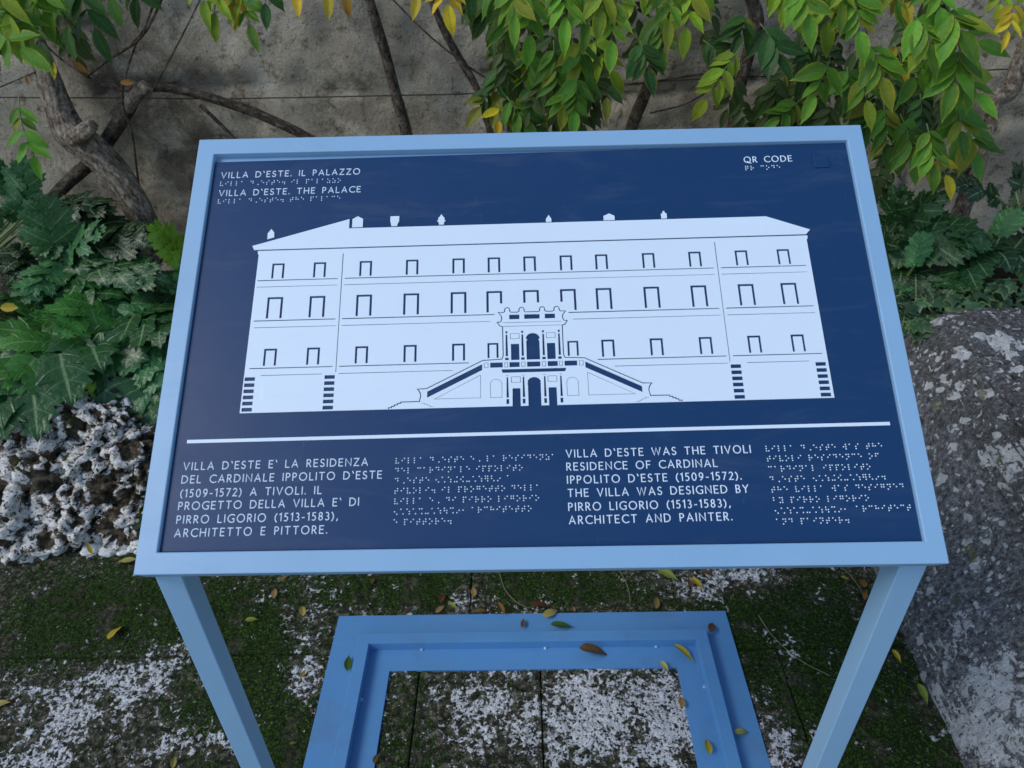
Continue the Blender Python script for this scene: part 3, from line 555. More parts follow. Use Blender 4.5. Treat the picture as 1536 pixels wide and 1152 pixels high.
RK = [(60, 632, 46, 'knobbly white rock tucked under the lowest acanthus leaf'), (142, 628, 36, 'small pale porous rock just right of the yellow-green leaf tip'), (8, 668, 40, 'pitted white rock at the left edge below the dark leaves'), (75, 690, 50, 'largest pitted white rock in the middle of the rock edging'),
      (135, 668, 46, 'bright white rock with deep holes under the drooping acanthus leaf'), (190, 668, 36, 'dark speckled rock beneath the hanging leaf tips'), (25, 735, 48, 'broad pale rock at the left edge halfway down the bed'), (95, 745, 46, 'brown and white rock with a dark hollow beneath it'),
      (155, 722, 42, 'rounded porous rock to the right of the dark crevice'), (208, 722, 34, 'dark mossy rock beside the left frame of the lectern'), (22, 785, 44, 'large white rock low at the left edge above the pebbles'), (80, 785, 38, 'grey-white rock directly above the round pebbles'),
      (130, 775, 38, 'flat dark rock behind the upright yellow leaf'), (180, 775, 40, 'small crusted rock near the lower left corner of the panel'), (218, 775, 32, 'crusty rock half hidden by the lectern frame'), (110, 620, 30, 'small brown rock wedged between acanthus leaves'), (225, 810, 26, 'low white rock beside the lectern corner'), (-30, 700, 40, 'rock cut by the left picture edge'), (-30, 770, 40, 'lower rock cut by the left picture edge')]
for i, (a, b, r, l) in enumerate(RK): rock(a, b, r * 1.2, i, l, meshes=ROCKD if (a > 145 and b < 800) or i in (15,) else ROCKM)
PB = [(32, 822, 30, 'biggest round white pebble at the foot of the rocks on the left'), (66, 833, 15, 'round white pebble right beside the biggest pebble'), (87, 826, 17, 'upright pale pebble third from the left in the bottom row'), (112, 815, 11, 'small bluish pebble between two larger ones'), (137, 826, 19, 'white pebble under the upright yellow leaf'), (162, 828, 18, 'lumpy white pebble just right of the yellow leaf'),
      (184, 829, 13, 'small white pebble close to the lectern corner'), (5, 800, 13, 'round pebble at the left edge above the big pebble'), (48, 804, 9, 'tiny pale pebble above the big pebble'), (98, 800, 11, 'long white stone chip lying aslant above the pebbles'), (176, 812, 12, 'pale pebble nestling above the bottom row'), (200, 822, 13, 'last white pebble before the lectern frame'), (20, 842, 7, 'tiny chip in front of the biggest pebble'), (46, 842, 6, 'tiny round chip on the moss edge'), (72, 806, 7, 'little dark-tinged chip among the pebbles')]
for i, (a, b, r, l) in enumerate(PB): rock(a, b, r * (.8 if i == 0 else .66), i, l, 'pebble', .1, PEBM, 'white pebbles along the foot of the bed')
# further edging hidden by / beyond the lectern
for i, px in enumerate((-1.75, 1.75)):
    tag(obj('rock', ROCKM[i], None, Matrix.Translation((px, .98, .05)) @ Matrix.Diagonal((.14, .12, .12, 1))), ('pale rock of the bed edging far off to the left', 'pale rock of the bed edging beyond the boulder')[i], 'rock', 'pale porous rocks edging the planting bed')
for i in range(9):
    px = -.80 + i * .18
    if px > .72: break
    tag(obj('rock', ROCKM[i % 6], None, Matrix.Translation((px, .97 + random.uniform(0, .05), .03)) @ Matrix.Rotation(i * 1.7, 4, 'Z') @ Matrix.Diagonal((.12, .09, .09, 1))), 'pale porous rock of the bed edging hidden behind the lectern panel', 'rock', 'rocks behind the lectern')
# boulder
v, f = I6; q = np.sign(v) * np.abs(v) ** .36; q = q / (np.abs(q) ** 9).sum(1)[:, None] ** (1 / 9)
zz = .5 + .5 * q[:, 2]
bx = 1.18 + q[:, 0] * .36; by = .50 + q[:, 1] * .72; bz = .20 + q[:, 2] * .28
left = (1 - (q[:, 0] + 1) / 2); bx = bx + left * (zz * .24 - .02); bx += .03 * np.sin((by - .2) * 2.0); bz += np.where(q[:, 2] > 0, (by - .7) * .07, 0)
P = np.stack([bx, by, bz], 1); nn_ = v / np.linalg.norm(v, axis=1)[:, None]
disp = (fbm(P, 3.5, 3, 71) - .5) * .08 + (fbm(P * [1, 1, .6], 16, 4, 74) - .5) * .045 + (fbm(P * [1, 1, .5], 60, 3, 78) - .5) * .022 - .02 * sstep(.60, .68, fbm(P, 13, 3, 95))
P = P + nn_ * disp[:, None]; topm = sstep(.28, .42, P[:, 2] + (fbm(P, 9, 3, 81) - .5) * .25) 
patch = np.clip(1.0 * np.exp(-((P[:, 1] - .33 + P[:, 2] * .3) / .10) ** 2 - ((P[:, 2] - .10) / .20) ** 2) * (P[:, 0] < 1.1), 0, 1) + .7 * topm * sstep(.5, .6, fbm(P, 10, 3, 90))
bo = Vector((1.15, .5, 0))
tag(obj('boulder', mesh('boulder', P - np.array(bo), f, M_BOULD, True, {'top': topm, 'patch': patch}), None, bo), 'massive dark grey boulder with white lichen spots to the right of the stand', 'boulder')

# ------------------------------------------------------------------ leaves: shared meshes
def leaflet_mesh(k):
    n = 9; vs = []; e = []; ve = []; fs = []; droop = [.10, .28, .45, .02][k]; fold = [.22, .35, .15, .3][k]; tw = [.2, -.25, .1, 0][k]; wf = [.205, .185, .225, .195][k]
    for i in range(n):
        t = i / (n - 1); w = wf * (math.sin(PI * t ** .80)) ** .85 * (1 - .35 * t ** 3) if 0 < t < 1 else 0
        if i == n - 2: w *= .62
        for j in (-1, -.5, 0, .5, 1):
            xx = j * w; z = -droop * t * t * .8 + abs(j) * w * fold + .012 * math.sin(t * 17 + j * 2) * abs(j); a = tw * t
            vs.append((xx * math.cos(a), t - .03 * t * t, z + xx * math.sin(a))); e.append(max(abs(j) * .8, t ** 4)); ve.append(1 - abs(j) * 1.0)
    for i in range(n - 1):
        for j in range(4): a = i * 5 + j; fs.append((a, a + 1, a + 6, a + 5))
    sd_ = [(q // 5) / (n - 1) - abs(q % 5 - 2) * .075 for q in range(n * 5)]
    return vs, fs, e, ve, sd_
LFM = {}
for key, mt in (('g', M_WIST), ('m', M_MOTT), ('d', M_DRY)): LFM[key] = [mesh('leaflet', *leaflet_mesh(k)[:2], mt, True, {'edge': leaflet_mesh(k)[2], 'vein': leaflet_mesh(k)[3], 'side': leaflet_mesh(k)[4]}) for k in range(4)]
GREENS = dict(g=(.075, .23, .018), b=(.125, .33, .022), d=(.030, .11, .016), y=(.68, .50, .02), l=(.26, .42, .020), t=(.04, .14, .030), o=(.50, .28, .04))
def jit(c, s=.25): k = 1 + random.uniform(-s, s); return tuple(max(0, x * k * (1 + random.uniform(-.08, .08))) for x in c)
def set_col(o, c, alpha): o.color = (*c, alpha)
FILL = {}
def compound(parent, P0, P1, npair, size, col, key='g', edge=.8, solo=True, nrm=(0, -.85, .5)):
    P0, P1 = Vector(P0), Vector(P1); d = P1 - P0; L = d.length; dn = d.normalized(); nr = (Vector(nrm) + Vector((random.uniform(-.25, .25), random.uniform(-.15, .15), random.uniform(-.2, .2)))).normalized()
    side = dn.cross(nr).normalized(); bow = nr * L * .12 + side * random.uniform(-.06, .06) * L
    pt = lambda t: P0 + d * t + bow * (4 * t * (1 - t)) * .6
    items = []
    for i in range(npair):
        t = .22 + .74 * i / npair + random.uniform(-.02, .02); sz = size * (.70 + .38 * math.sin(PI * min(1, .25 + .6 * t))) * random.uniform(.72, 1.15)
        for s in (-1, 1):
            dd = (dn * random.uniform(.6, .95) + side * s * random.uniform(.9, 1.6) * (1 - .35 * t) + Vector((0, -.08, -.18)) + nr * random.uniform(-.15, .2)).normalized()
            items.append((pt(t), dd, (nr + side * s * .3 + Vector((random.uniform(-.5, .5), random.uniform(-.1, .2), random.uniform(-.35, .45)))), sz))
    items.append((pt(1.), (dn + nr * random.uniform(-.2, .1)).normalized(), nr, size * 1.1))
    if solo:
        rc = obj('leaf', tube([P0 - P0, pt(.5) - P0, pt(1.) - P0], [.0016, .0012, .0008], M_STEM, 4, 5, name='leaf'), parent, Matrix.Translation(P0))
        for (p, dd, nv, sz) in items:
            M = frame_m(p, dd, nv, (sz * random.uniform(.9, 1.12), sz, sz)); o = obj('leaflet', random.choice(LFM[key]), rc, M)
            lc = jit(col, .4); yk = random.random() < .08; lc = tuple(a * .5 + b_ * .5 for a, b_ in zip(lc, (.42, .36, .02))) if yk else lc; set_col(o, lc, min(1, max(0, edge + random.uniform(-.35, .25))))
            NLEAF[parent.name] = NLEAF.get(parent.name, 0) + 1
    else:
        vs, fs, ee, ve = FILL.setdefault(parent.name, ([], [], [], []))
        for (p, dd, nv, sz) in items:
            M = frame_m(p, dd, nv, sz); lv, lf, le, lve, _ = leaflet_mesh(random.randrange(4)); b = len(vs)
            vs += [tuple(M @ Vector(q)) for q in lv]; fs += [tuple(b + i for i in q) for q in lf]; ee += le; ve += lve
NLEAF = {}
# ------------------------------------------------------------------ wisteria plants
def bark(name, P, R_, parent, mat=M_BARK, rough=.3, sides=20, n=10, seed=0): return obj(name, tube(P, R_, mat, n, sides, rough, name, seed), parent)
wl = thing('wisteria', aty(205, 430, 1.78), 'old wisteria with thick twisted grey trunk leaning on the wall at left', 'climbing plant', 'wisterias trained on the wall')
A = lambda px, py, Y: aty(px, py, Y)
bark('trunk', [A(185, 470, 1.76), A(214, 405, 1.74), A(222, 360, 1.74), A(205, 310, 1.74), A(172, 262, 1.75), A(135, 222, 1.76), A(108, 200, 1.77), A(92, 170, 1.79), A(75, 120, 1.82), A(58, 75, 1.84), A(40, 20, 1.85), A(20, -60, 1.85)],
     [.058, .045, .042, .044, .045, .047, .050, .040, .034, .030, .028, .024], wl, M_BARK, .32, 36, 12, 3)
bark('branch', [A(112, 208, 1.74), A(128, 196, 1.70), A(140, 188, 1.69)], [.030, .024, .016], wl, M_BARK, .5, 16, 6, 5)
bark('branch', [A(200, 152, 1.86), A(180, 182, 1.86), A(140, 238, 1.85), A(88, 288, 1.80), A(60, 330, 1.76)], [.017, .022, .024, .021, .02], wl, M_BARKD, .3, 16, 8, 9)
bark('branch', [A(222, 128, 1.83), A(200, 148, 1.84), A(190, 165, 1.84)], [.018, .02, .016], wl, M_BARK, .4, 14, 6, 10)
bark('branch', [A(-30, 425, 1.55), A(20, 432, 1.56), A(60, 448, 1.58), A(110, 452, 1.62), A(170, 450, 1.68), A(250, 432, 1.74), A(330, 420, 1.78)], [.045, .05, .046, .038, .034, .03, .03], wl, M_BARKD, .35, 24, 10, 11)
bark('branch', [A(128, 112, 1.84), A(180, 132, 1.84), A(250, 132, 1.86), A(320, 148, 1.87), A(390, 172, 1.88), A(460, 205, 1.88), A(520, 240, 1.9)], [.008, .009, .012, .014, .015, .015, .014], wl, M_BARKD, .3, 12, 8, 13)
bark('branch', [A(300, 158, 1.85), A(322, 178, 1.84), A(352, 210, 1.84), A(380, 250, 1.84)], [.006, .006, .007, .007], wl, M_BARKD, .2, 8, 6, 14)
for P_, r in [([(250, -20), (228, 30), (205, 62), (165, 88), (130, 115)], .0045), ([(206, 60), (192, 100), (184, 135), (186, 165), (198, 200), (206, 260), (212, 300)], .0035), ([(310, -20), (285, 30), (262, 75), (235, 125), (220, 150)], .0025), ([(60, 60), (100, 95), (150, 125), (175, 132)], .003), ([(240, -20), (215, 45), (198, 65)], .004), ([(-10, 135), (30, 118), (60, 105)], .002)]:
    bark('stem', [A(a, b, 1.80) for a, b in P_], [r] * 3, wl, M_BARKD, .15, 6, 6)
wm = thing('wisteria', aty(610, 260, 1.9), 'middle wisteria with two slim dark stems crossing the bare wall above the panel', 'climbing plant', 'wisterias trained on the wall')
bark('trunk', [A(540, -40, 1.86), A(560, 20, 1.86), A(578, 80, 1.86), A(594, 140, 1.86), A(612, 210, 1.86), A(640, 330, 1.86), A(650, 480, 1.8)], [.013, .015, .016, .017, .018, .02, .022], wm, M_BARKD, .25, 14, 8, 21)
bark('trunk', [A(635, -40, 1.84), A(655, 20, 1.84), A(680, 72, 1.84), A(716, 135, 1.84), A(735, 200, 1.84), A(745, 330, 1.84), A(730, 480, 1.8)], [.010, .010, .011, .011, .012, .014, .016], wm, M_BARKD, .2, 12, 8, 22)
bark('stem', [A(580, -10, 1.8), A(640, 50, 1.82), A(700, 98, 1.84), A(740, 124, 1.86)], [.0025] * 3, wm, M_BARKD, .1, 6, 6)
bark('branch', [A(785, 20, 1.7), A(802, 60, 1.74), A(835, 110, 1.78), A(880, 150, 1.82)], [.006, .007, .008, .008], wm, M_BARKD, .2, 10, 6, 23)
bark('branch', [A(1000, 20, 1.7), A(985, 80, 1.74), A(968, 140, 1.8), A(945, 200, 1.85), A(930, 300, 1.85)], [.012, .016, .018, .02, .02], wm, M_BARKD, .3, 12, 6, 24)
bark('stem', [A(880, 130, 1.84), A(960, 125, 1.85), A(1060, 110, 1.85), A(1130, 105, 1.84)], [.0035] * 3, wm, M_BARKD, .1, 6, 6)
bark('stem', [A(975, 170, 1.84), A(1030, 155, 1.84), A(1080, 125, 1.82)], [.003] * 3, wm, M_BARKD, .1, 6, 6)
wr = thing('wisteria', aty(1440, 330, 1.85), 'wisteria at right with crooked trunk and the fullest hanging green foliage', 'climbing plant', 'wisterias trained on the wall')
bark('trunk', [A(1570, -40, 1.84), A(1550, 40, 1.84), A(1528, 95, 1.83), A(1516, 135, 1.82), A(1488, 152, 1.81), A(1484, 190, 1.80), A(1470, 240, 1.79), A(1452, 290, 1.76), A(1430, 350, 1.72)], [.018, .02, .022, .026, .026, .022, .023, .024, .026], wr, M_BARK, .32, 20, 8, 31)
bark('branch', [A(1480, 215, 1.8), A(1440, 262, 1.78), A(1400, 330, 1.76), A(1395, 400, 1.74)], [.012, .013, .014, .015], wr, M_BARKD, .25, 12, 6, 32)
bark('branch', [A(1120, -20, 1.82), A(1135, 30, 1.84), A(1120, 90, 1.85), A(1100, 180, 1.85), A(1090, 300, 1.85)], [.018, .02, .018, .016, .016], wr, M_BARKD, .3, 12, 6, 33)
for P_ in [[(1130, 165), (1190, 145), (1250, 120), (1330, 90)], [(1380, -10), (1420, 30), (1440, 90), (1400, 200)], [(1290, -10), (1300, 60), (1290, 140)]]:
    bark('stem', [A(a, b, 1.6) for a, b in P_], [.003] * 3, wr, M_BARKD, .1, 6, 6)
# compound leaves: (base px, py) -> (tip px, py), depth, pairs, leaflet size m, colour, key, edge
CL = [ # plant left
 ('l', 60, -60, 70, 10, 1.3, 3, .075, 'b', 'g', .7), ('l', -10, -60, 10, 20, 1.22, 4, .08, 'l', 'g', .8), ('l', 150, -70, 165, -8, 1.35, 3, .07, 'g', 'g', .4), ('l', 300, -70, 306, 0, 1.25, 3, .06, 'l', 'g', .9), ('l', 40, -40, 30, 50, 1.4, 4, .07, 'g', 'g', .3),
 ('m', 905, -60, 900, 10, 1.2, 3, .07, 'l', 'g', .9), ('m', 775, -50, 772, 20, 1.25, 3, .07, 'b', 'g', .9), ('m', 975, -60, 950, -5, 1.22, 3, .065, 'l', 'm', .9), ('m', 850, 130, 846, 160, 1.35, 3, .06, 'b', 'g', .8), ('r', 1260, -60, 1262, 0, 1.2, 3, .07, 'l', 'g', 1.), ('r', 1400, -50, 1410, 10, 1.22, 3, .07, 'b', 'g', .6), ('r', 1440, 110, 1465, 140, 1.22, 2, .075, 'b', 'g', .8), ('r', 1290, 110, 1300, 150, 1.25, 2, .07, 'b', 'g', .9),
 ('l', -35, -25, 40, 62, 1.25, 4, .085, 'b', 'g', .8), ('l', -25, 30, 30, 72, 1.2, 3, .080, 'b', 'g', .8), ('l', 20, -50, 62, 22, 1.3, 4, .075, 'b', 'g', .7), ('l', 85, -50, 100, 40, 1.4, 3, .075, 'd', 'g', .3), ('l', 110, -45, 142, 42, 1.35, 3, .080, 't', 'g', .2),
 ('l', 28, 145, 50, 232, 1.25, 4, .062, 'b', 'g', .25), ('l', 50, 20, 62, 62, 1.5, 2, .06, 'd', 'g', .2), ('l', 210, -60, 205, -5, 1.4, 3, .07, 'd', 'g', .2), ('l', 330, -60, 322, 18, 1.25, 3, .062, 'l', 'g', 1.2), ('l', 355, -30, 374, 35, 1.25, 3, .060, 'b', 'g', .9), ('l', 395, -60, 398, 4, 1.25, 2, .055, 't', 'g', .2), ('l', 350, -50, 350, 0, 1.3, 3, .06, 'y', 'g', 1.),
 # middle plant
 ('m', 440, -70, 445, -14, 1.25, 2, .055, 'y', 'g', 1.), ('m', 490, -70, 492, -12, 1.25, 2, .055, 'y', 'g', 1.), ('m', 525, -70, 520, -12, 1.25, 2, .05, 'o', 'g', 1.), ('m', 640, -60, 628, -8, 1.25, 2, .055, 'y', 'g', .9), ('m', 670, -50, 672, 5, 1.22, 3, .062, 'y', 'g', .6), ('m', 725, -30, 735, 40, 1.45, 3, .075, 'd', 'g', .3), ('m', 750, -40, 764, 40, 1.35, 4, .078, 'g', 'g', .6), ('m', 800, -40, 795, 50, 1.3, 3, .075, 'b', 'g', .8),
 ('m', 850, -45, 848, 25, 1.2, 3, .078, 'b', 'g', 1.), ('m', 880, -40, 878, 30, 1.35, 3, .07, 'g', 'g', .5), ('m', 925, -30, 918, 60, 1.2, 4, .068, 'b', 'm', 1.), ('m', 960, -40, 985, 10, 1.3, 3, .06, 'b', 'm', .9), ('m', 1000, -40, 1002, 28, 1.25, 3, .065, 'b', 'm', .9), ('m', 1040, -40, 1030, 40, 1.35, 3, .07, 'l', 'g', .9),
 ('m', 800, 60, 790, 130, 1.55, 4, .075, 'g', 'g', .4), ('m', 755, 90, 745, 150, 1.6, 3, .075, 'd', 'g', .1), ('m', 745, 130, 722, 160, 1.6, 3, .075, 'd', 'g', .1), ('m', 830, 60, 838, 130, 1.45, 4, .075, 'g', 'g', .5), ('m', 870, 50, 872, 130, 1.35, 4, .07, 'g', 'g', .5), ('m', 865, 110, 862, 165, 1.3, 4, .064, 'g', 'g', .7), ('m', 870, 30, 915, 105, 1.45, 3, .07, 'l', 'g', .9), ('m', 960, 60, 970, 100, 1.4, 3, .075, 't', 'g', .6),
 ('m', 910, 110, 910, 145, 1.6, 2, .07, 't', 'g', .2), ('m', 760, 145, 785, 180, 1.55, 3, .07, 'g', 'g', .4), ('m', 770, 170, 800, 190, 1.6, 3, .07, 'd', 'g', .3), ('m', 750, 160, 748, 180, 1.55, 1, .06, 'y', 'g', .4), ('m', 985, 20, 990, 70, 1.45, 3, .07, 'g', 'g', .7), ('m', 800, 140, 830, 185, 1.65, 3, .065, 'd', 'g', .2), ('m', 900, 60, 905, 80, 1.7, 2, .07, 'y', 'g', .9), ('m', 840, 10, 825, 75, 1.55, 3, .075, 'd', 'g', .3), ('m', 1055, 60, 1080, 85, 1.5, 3, .07, 'd', 'g', .2), ('m', 700, -60, 705, -10, 1.3, 2, .06, 'd', 'g', .2),
 # right plant
 ('r', 1115, 65, 1060, 148, 1.3, 5, .058, 'l', 'g', .9), ('r', 1140, 35, 1165, 80, 1.45, 3, .085, 't', 'g', .2), ('r', 1120, 20, 1110, 50, 1.5, 3, .07, 'd', 'g', .1), ('r', 1150, -45, 1185, 10, 1.25, 3, .075, 'l', 'g', 1.), ('r', 1205, -40, 1212, 20, 1.2, 3, .075, 'b', 'g', .9), ('r', 1235, -45, 1240, 30, 1.3, 3, .075, 'l', 'g', .9), ('r', 1275, -20, 1288, 45, 1.2, 4, .072, 'b', 'g', .9), ('r', 1330, -40, 1345, 0, 1.3, 3, .07, 'g', 'g', .5), ('r', 1350, -40, 1358, -2, 1.3, 2, .06, 'y', 'g', .9),
 ('r', 1300, 60, 1322, 115, 1.2, 3, .082, 'b', 'g', .9), ('r', 1370, 20, 1392, 65, 1.2, 3, .078, 'b', 'g', .8), ('r', 1420, 10, 1440, 45, 1.2, 3, .09, 'b', 'g', .6), ('r', 1400, 70, 1372, 115, 1.25, 3, .078, 'b', 'g', .8), ('r', 1440, 70, 1430, 120, 1.2, 3, .085, 'b', 'g', .9), ('r', 1245, 90, 1222, 140, 1.3, 3, .075, 'b', 'g', .8), ('r', 1270, 100, 1272, 130, 1.4, 3, .075, 'g', 'g', .3), ('r', 1340, 65, 1352, 95, 1.4, 1, .06, 'y', 'g', .4), ('r', 1380, 140, 1378, 190, 1.35, 3, .06, 't', 'g', .1), ('r', 1430, 150, 1440, 195, 1.25, 3, .075, 'g', 'g', .4),
 ('r', 1390, 185, 1398, 245, 1.2, 4, .072, 'b', 'g', .8), ('r', 1350, 170, 1368, 235, 1.25, 4, .076, 'g', 'g', .7), ('r', 1325, 150, 1330, 215, 1.35, 4, .07, 'g', 'g', .4), ('r', 1450, 190, 1460, 225, 1.3, 2, .08, 'g', 'g', .6), ('r', 1405, 235, 1418, 262, 1.25, 1, .065, 'y', 'g', .5), ('r', 1305, 150, 1300, 185, 1.4, 3, .075, 'd', 'g', .2), ('r', 1215, 60, 1205, 110, 1.5, 4, .065, 'd', 'g', .3), ('r', 1200, 150, 1170, 175, 1.5, 3, .07, 'g', 'g', .5), ('r', 1335, 110, 1345, 160, 1.4, 3, .07, 'd', 'g', .3),
 ('r', 1505, -40, 1500, 5, 1.25, 3, .05, 'l', 'g', .9), ('r', 1520, 0, 1512, 45, 1.2, 3, .045, 'y', 'g', .8), ('r', 1555, -30, 1545, 40, 1.25, 3, .06, 'l', 'g', .9), ('r', 1180, 100, 1150, 150, 1.6, 4, .06, 'd', 'g', .5), ('r', 1420, 40, 1465, 62, 1.3, 2, .08, 'g', 'g', .4), ('r', 1260, 140, 1290, 180, 1.45, 3, .07, 'd', 'g', .4)]
PL = dict(l=wl, m=wm, r=wr)
for (pl, a, b, c, d, Y, npair, sz, col, key, ed) in CL:
    compound(PL[pl], A(a, b, Y), A(c, d, Y - .03), npair, sz * .97, GREENS[col], key, ed)
# denser growth behind, merged; its deep shade is put into the dark leaf colour
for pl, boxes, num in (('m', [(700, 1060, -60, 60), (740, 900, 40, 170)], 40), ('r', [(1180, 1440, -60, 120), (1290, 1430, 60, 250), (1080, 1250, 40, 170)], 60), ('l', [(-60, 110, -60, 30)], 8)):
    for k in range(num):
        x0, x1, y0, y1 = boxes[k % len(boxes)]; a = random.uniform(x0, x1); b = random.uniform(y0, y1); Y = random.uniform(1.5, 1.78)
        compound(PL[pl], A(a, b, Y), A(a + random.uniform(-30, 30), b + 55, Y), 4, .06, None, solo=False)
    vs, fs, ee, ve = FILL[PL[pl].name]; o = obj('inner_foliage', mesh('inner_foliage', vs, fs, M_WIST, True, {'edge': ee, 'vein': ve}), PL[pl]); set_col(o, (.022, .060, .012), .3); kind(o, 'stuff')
# foliage mass overhead, out of frame, rooted on the same vines
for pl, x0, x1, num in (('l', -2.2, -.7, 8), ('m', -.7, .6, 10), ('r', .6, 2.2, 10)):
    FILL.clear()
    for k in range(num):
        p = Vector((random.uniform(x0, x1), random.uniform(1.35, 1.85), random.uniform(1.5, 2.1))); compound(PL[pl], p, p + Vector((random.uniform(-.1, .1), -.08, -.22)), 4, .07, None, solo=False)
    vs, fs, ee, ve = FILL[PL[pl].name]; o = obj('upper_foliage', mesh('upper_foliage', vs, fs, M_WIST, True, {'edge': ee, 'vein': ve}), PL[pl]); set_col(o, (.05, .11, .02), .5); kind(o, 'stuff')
w_ = obj('training_wire', tube([A(-60, 146, 1.86), A(180, 147, 1.88), A(340, 148, 1.88), A(600, 143, 1.87), A(712, 140, 1.87), A(900, 128, 1.87), A(1100, 116, 1.87), A(1400, 108, 1.87), A(1600, 100, 1.87)], [.0022] * 3, M_WIRE, 8, 6, .0, 'training_wire')); tag(w_, 'thin dark wire stretched level along the garden wall behind the stems', 'wire')

# ------------------------------------------------------------------ acanthus
def acan_mesh(k):
    rs = random.Random(50 + k); vs = []; fs = []; ed = []; ve = []; si = []; nl = [4, 5, 4, 4, 3, 4][k]; bend = [.5, .8, .3, 1.0, .6, .9][k]; cur = (k % 3 - 1) * .12
    PR = [(0, .85), (.15, .98), (.30, 1.02), (.43, 1.22), (.50, .86), (.62, 1.06), (.69, .60), (.80, .58), (.86, .26), (1, 0)]
    def mid(t): a = bend * t; return Vector((cur * t * t, math.sin(a) / bend, -(1 - math.cos(a)) / bend))
    def lobe(t0, dirv, L, wid):
        b = mid(t0); base = len(vs); dv = Vector(dirv).normalized(); sd_ = Vector((-dv.y, dv.x, 0)); sag = rs.uniform(.3, .75); wob = rs.uniform(0, 6)
        for i, (s, w0) in enumerate(PR):
            c = b + dv * L * s + Vector((0, 0, -sag * L * s * s * .5 + .03 * math.sin(wob + s * 5)))
            for j in (-1, -.5, -.03, .03, .5, 1):
                w = wid * (w0 * rs.uniform(.93, 1.07) if abs(j) == 1 else w0)
                zz = wid * (.0 if abs(j) < .1 else .26 if abs(j) < .9 else .16) * (1 - s * .5); fw = .10 * L if (abs(j) == 1 and PR[i][1] in (1.22, 1.10) or abs(j) == 1 and i == 7) else 0
                q = c + sd_ * w * j + dv * fw + Vector((0, 0, zz)); vs.append(tuple(q)); ed.append(abs(j)); ve.append(1 if abs(j) < .1 else 0); si.append(s * .60 - abs(j) * .12)
        for i in range(len(PR) - 1):
            for j in range(5): a = base + i * 6 + j; fs.append((a, a + 1, a + 7, a + 6))
    for i in range(nl):
        t = .12 + .64 * i / (nl - 1); L = .44 * math.sin(PI * (.24 + .50 * (i / (nl - 1)))) * rs.uniform(.9, 1.12); an = math.radians(66 - 34 * t)
        for s in (-1, 1): lobe(t + s * .015, (s * math.sin(an), math.cos(an), .10 - bend * t * .7), L, .150 * (1 - .25 * t))
    lobe(.70, (0, 1, -bend * .75), .40, .150)
    base = len(vs); n = 9
    for i in range(n + 1):
        t = i / n * .98; c = mid(t); w = .05 * math.sin(PI * (.15 + .8 * i / n)); v = .009 * (1 - t * .8)
        for (a, z, q) in ((-w, .012, 0), (-v, .004, .3), (0, .012, 1), (v, .004, .3), (w, .012, 0)): vs.append((c.x + a, c.y, c.z + z)); ed.append(0); ve.append(q); si.append(.07)
    for i in range(n):
        for j in range(4): a = base + i * 5 + j; fs.append((a, a + 1, a + 6, a + 5))
    return mesh('leaf', vs, fs, M_ACAN, True, {'edge': ed, 'vein': ve, 'side': si})
ACM = [acan_mesh(k) for k in range(6)]
AG = dict(d=(.010, .038, .008), n=(.020, .092, .018), b=(.048, .19, .026), y=(.22, .42, .018), g=(.05, .19, .055))  # d has the shade of the lower leaves put into its green
def acanthus(base, label, leaves, grp='acanthus plants along the bed'):
    root = thing('acanthus', base, label, 'leafy plant', grp); bs = Vector(base)
    for i, (a, b, Y0, c, d, Y1, wf, col) in enumerate(leaves):
        p0, p1 = A(a, b, Y0), A(c, d, Y1); L = (p1 - p0).length; nr = (CP - p0).normalized() * .75 + Vector((0, 0, .75)) + Vector((random.uniform(-.35, .35), random.uniform(-.2, .2), random.uniform(-.1, .2)))
        M = frame_m(p0, p1 - p0, nr, (L * wf * 1.35, L * 1.2, L * .9)); o = obj('leaf', ACM[(i * 5 + len(label)) % 6], root, M); set_col(o, jit(AG[col], .15), 0)
        md = (bs + p0) / 2 + Vector((0, 0, .04)); obj('stem', tube([bs, md, p0, p0 + (p1 - p0) * .12], [.006, .005, .004, .002], M_STEM, 5, 6, name='stem'), root)
acanthus((-1.30, 1.12, .24), 'front acanthus with big dark lobed leaves drooping over the pale rocks', [
 (150, 500, 1.25, 160, 668, 1.02, 1.05, 'n'), (155, 530, 1.24, 55, 608, 1.04, 1.0, 'y'), (150, 490, 1.28, -10, 610, 1.0, .95, 'n'), (170, 520, 1.3, 235, 610, 1.1, .85, 'n'), (205, 530, 1.25, 222, 668, 1.04, .8, 'g'), (60, 560, 1.2, -20, 680, 1.0, .9, 'd'), (120, 470, 1.35, 40, 540, 1.1, .95, 'b'), (190, 560, 1.22, 195, 660, 1.03, .9, 'd'), (250, 560, 1.2, 290, 640, 1.05, .9, 'n'), (215, 500, 1.3, 245, 560, 1.15, .9, 'g')])
acanthus((-1.50, 1.42, .26), 'acanthus behind the front one with pale veined mid green leaves', [
 (150, 470, 1.45, 20, 500, 1.2, .9, 'b'), (175, 440, 1.45, 120, 480, 1.25, 1.0, 'b'), (190, 450, 1.42, 250, 520, 1.2, .9, 'g'), (180, 470, 1.4, 230, 480, 1.25, .9, 'n'), (200, 440, 1.5, 215, 520, 1.25, .9, 'n'), (150, 420, 1.5, 180, 490, 1.3, .9, 'y'), (90, 500, 1.4, -10, 540, 1.15, .9, 'n'), (230, 430, 1.5, 275, 500, 1.3, .9, 'n'), (60, 470, 1.45, 0, 490, 1.3, .9, 'd'), (120, 520, 1.35, 100, 600, 1.1, .9, 'd')])
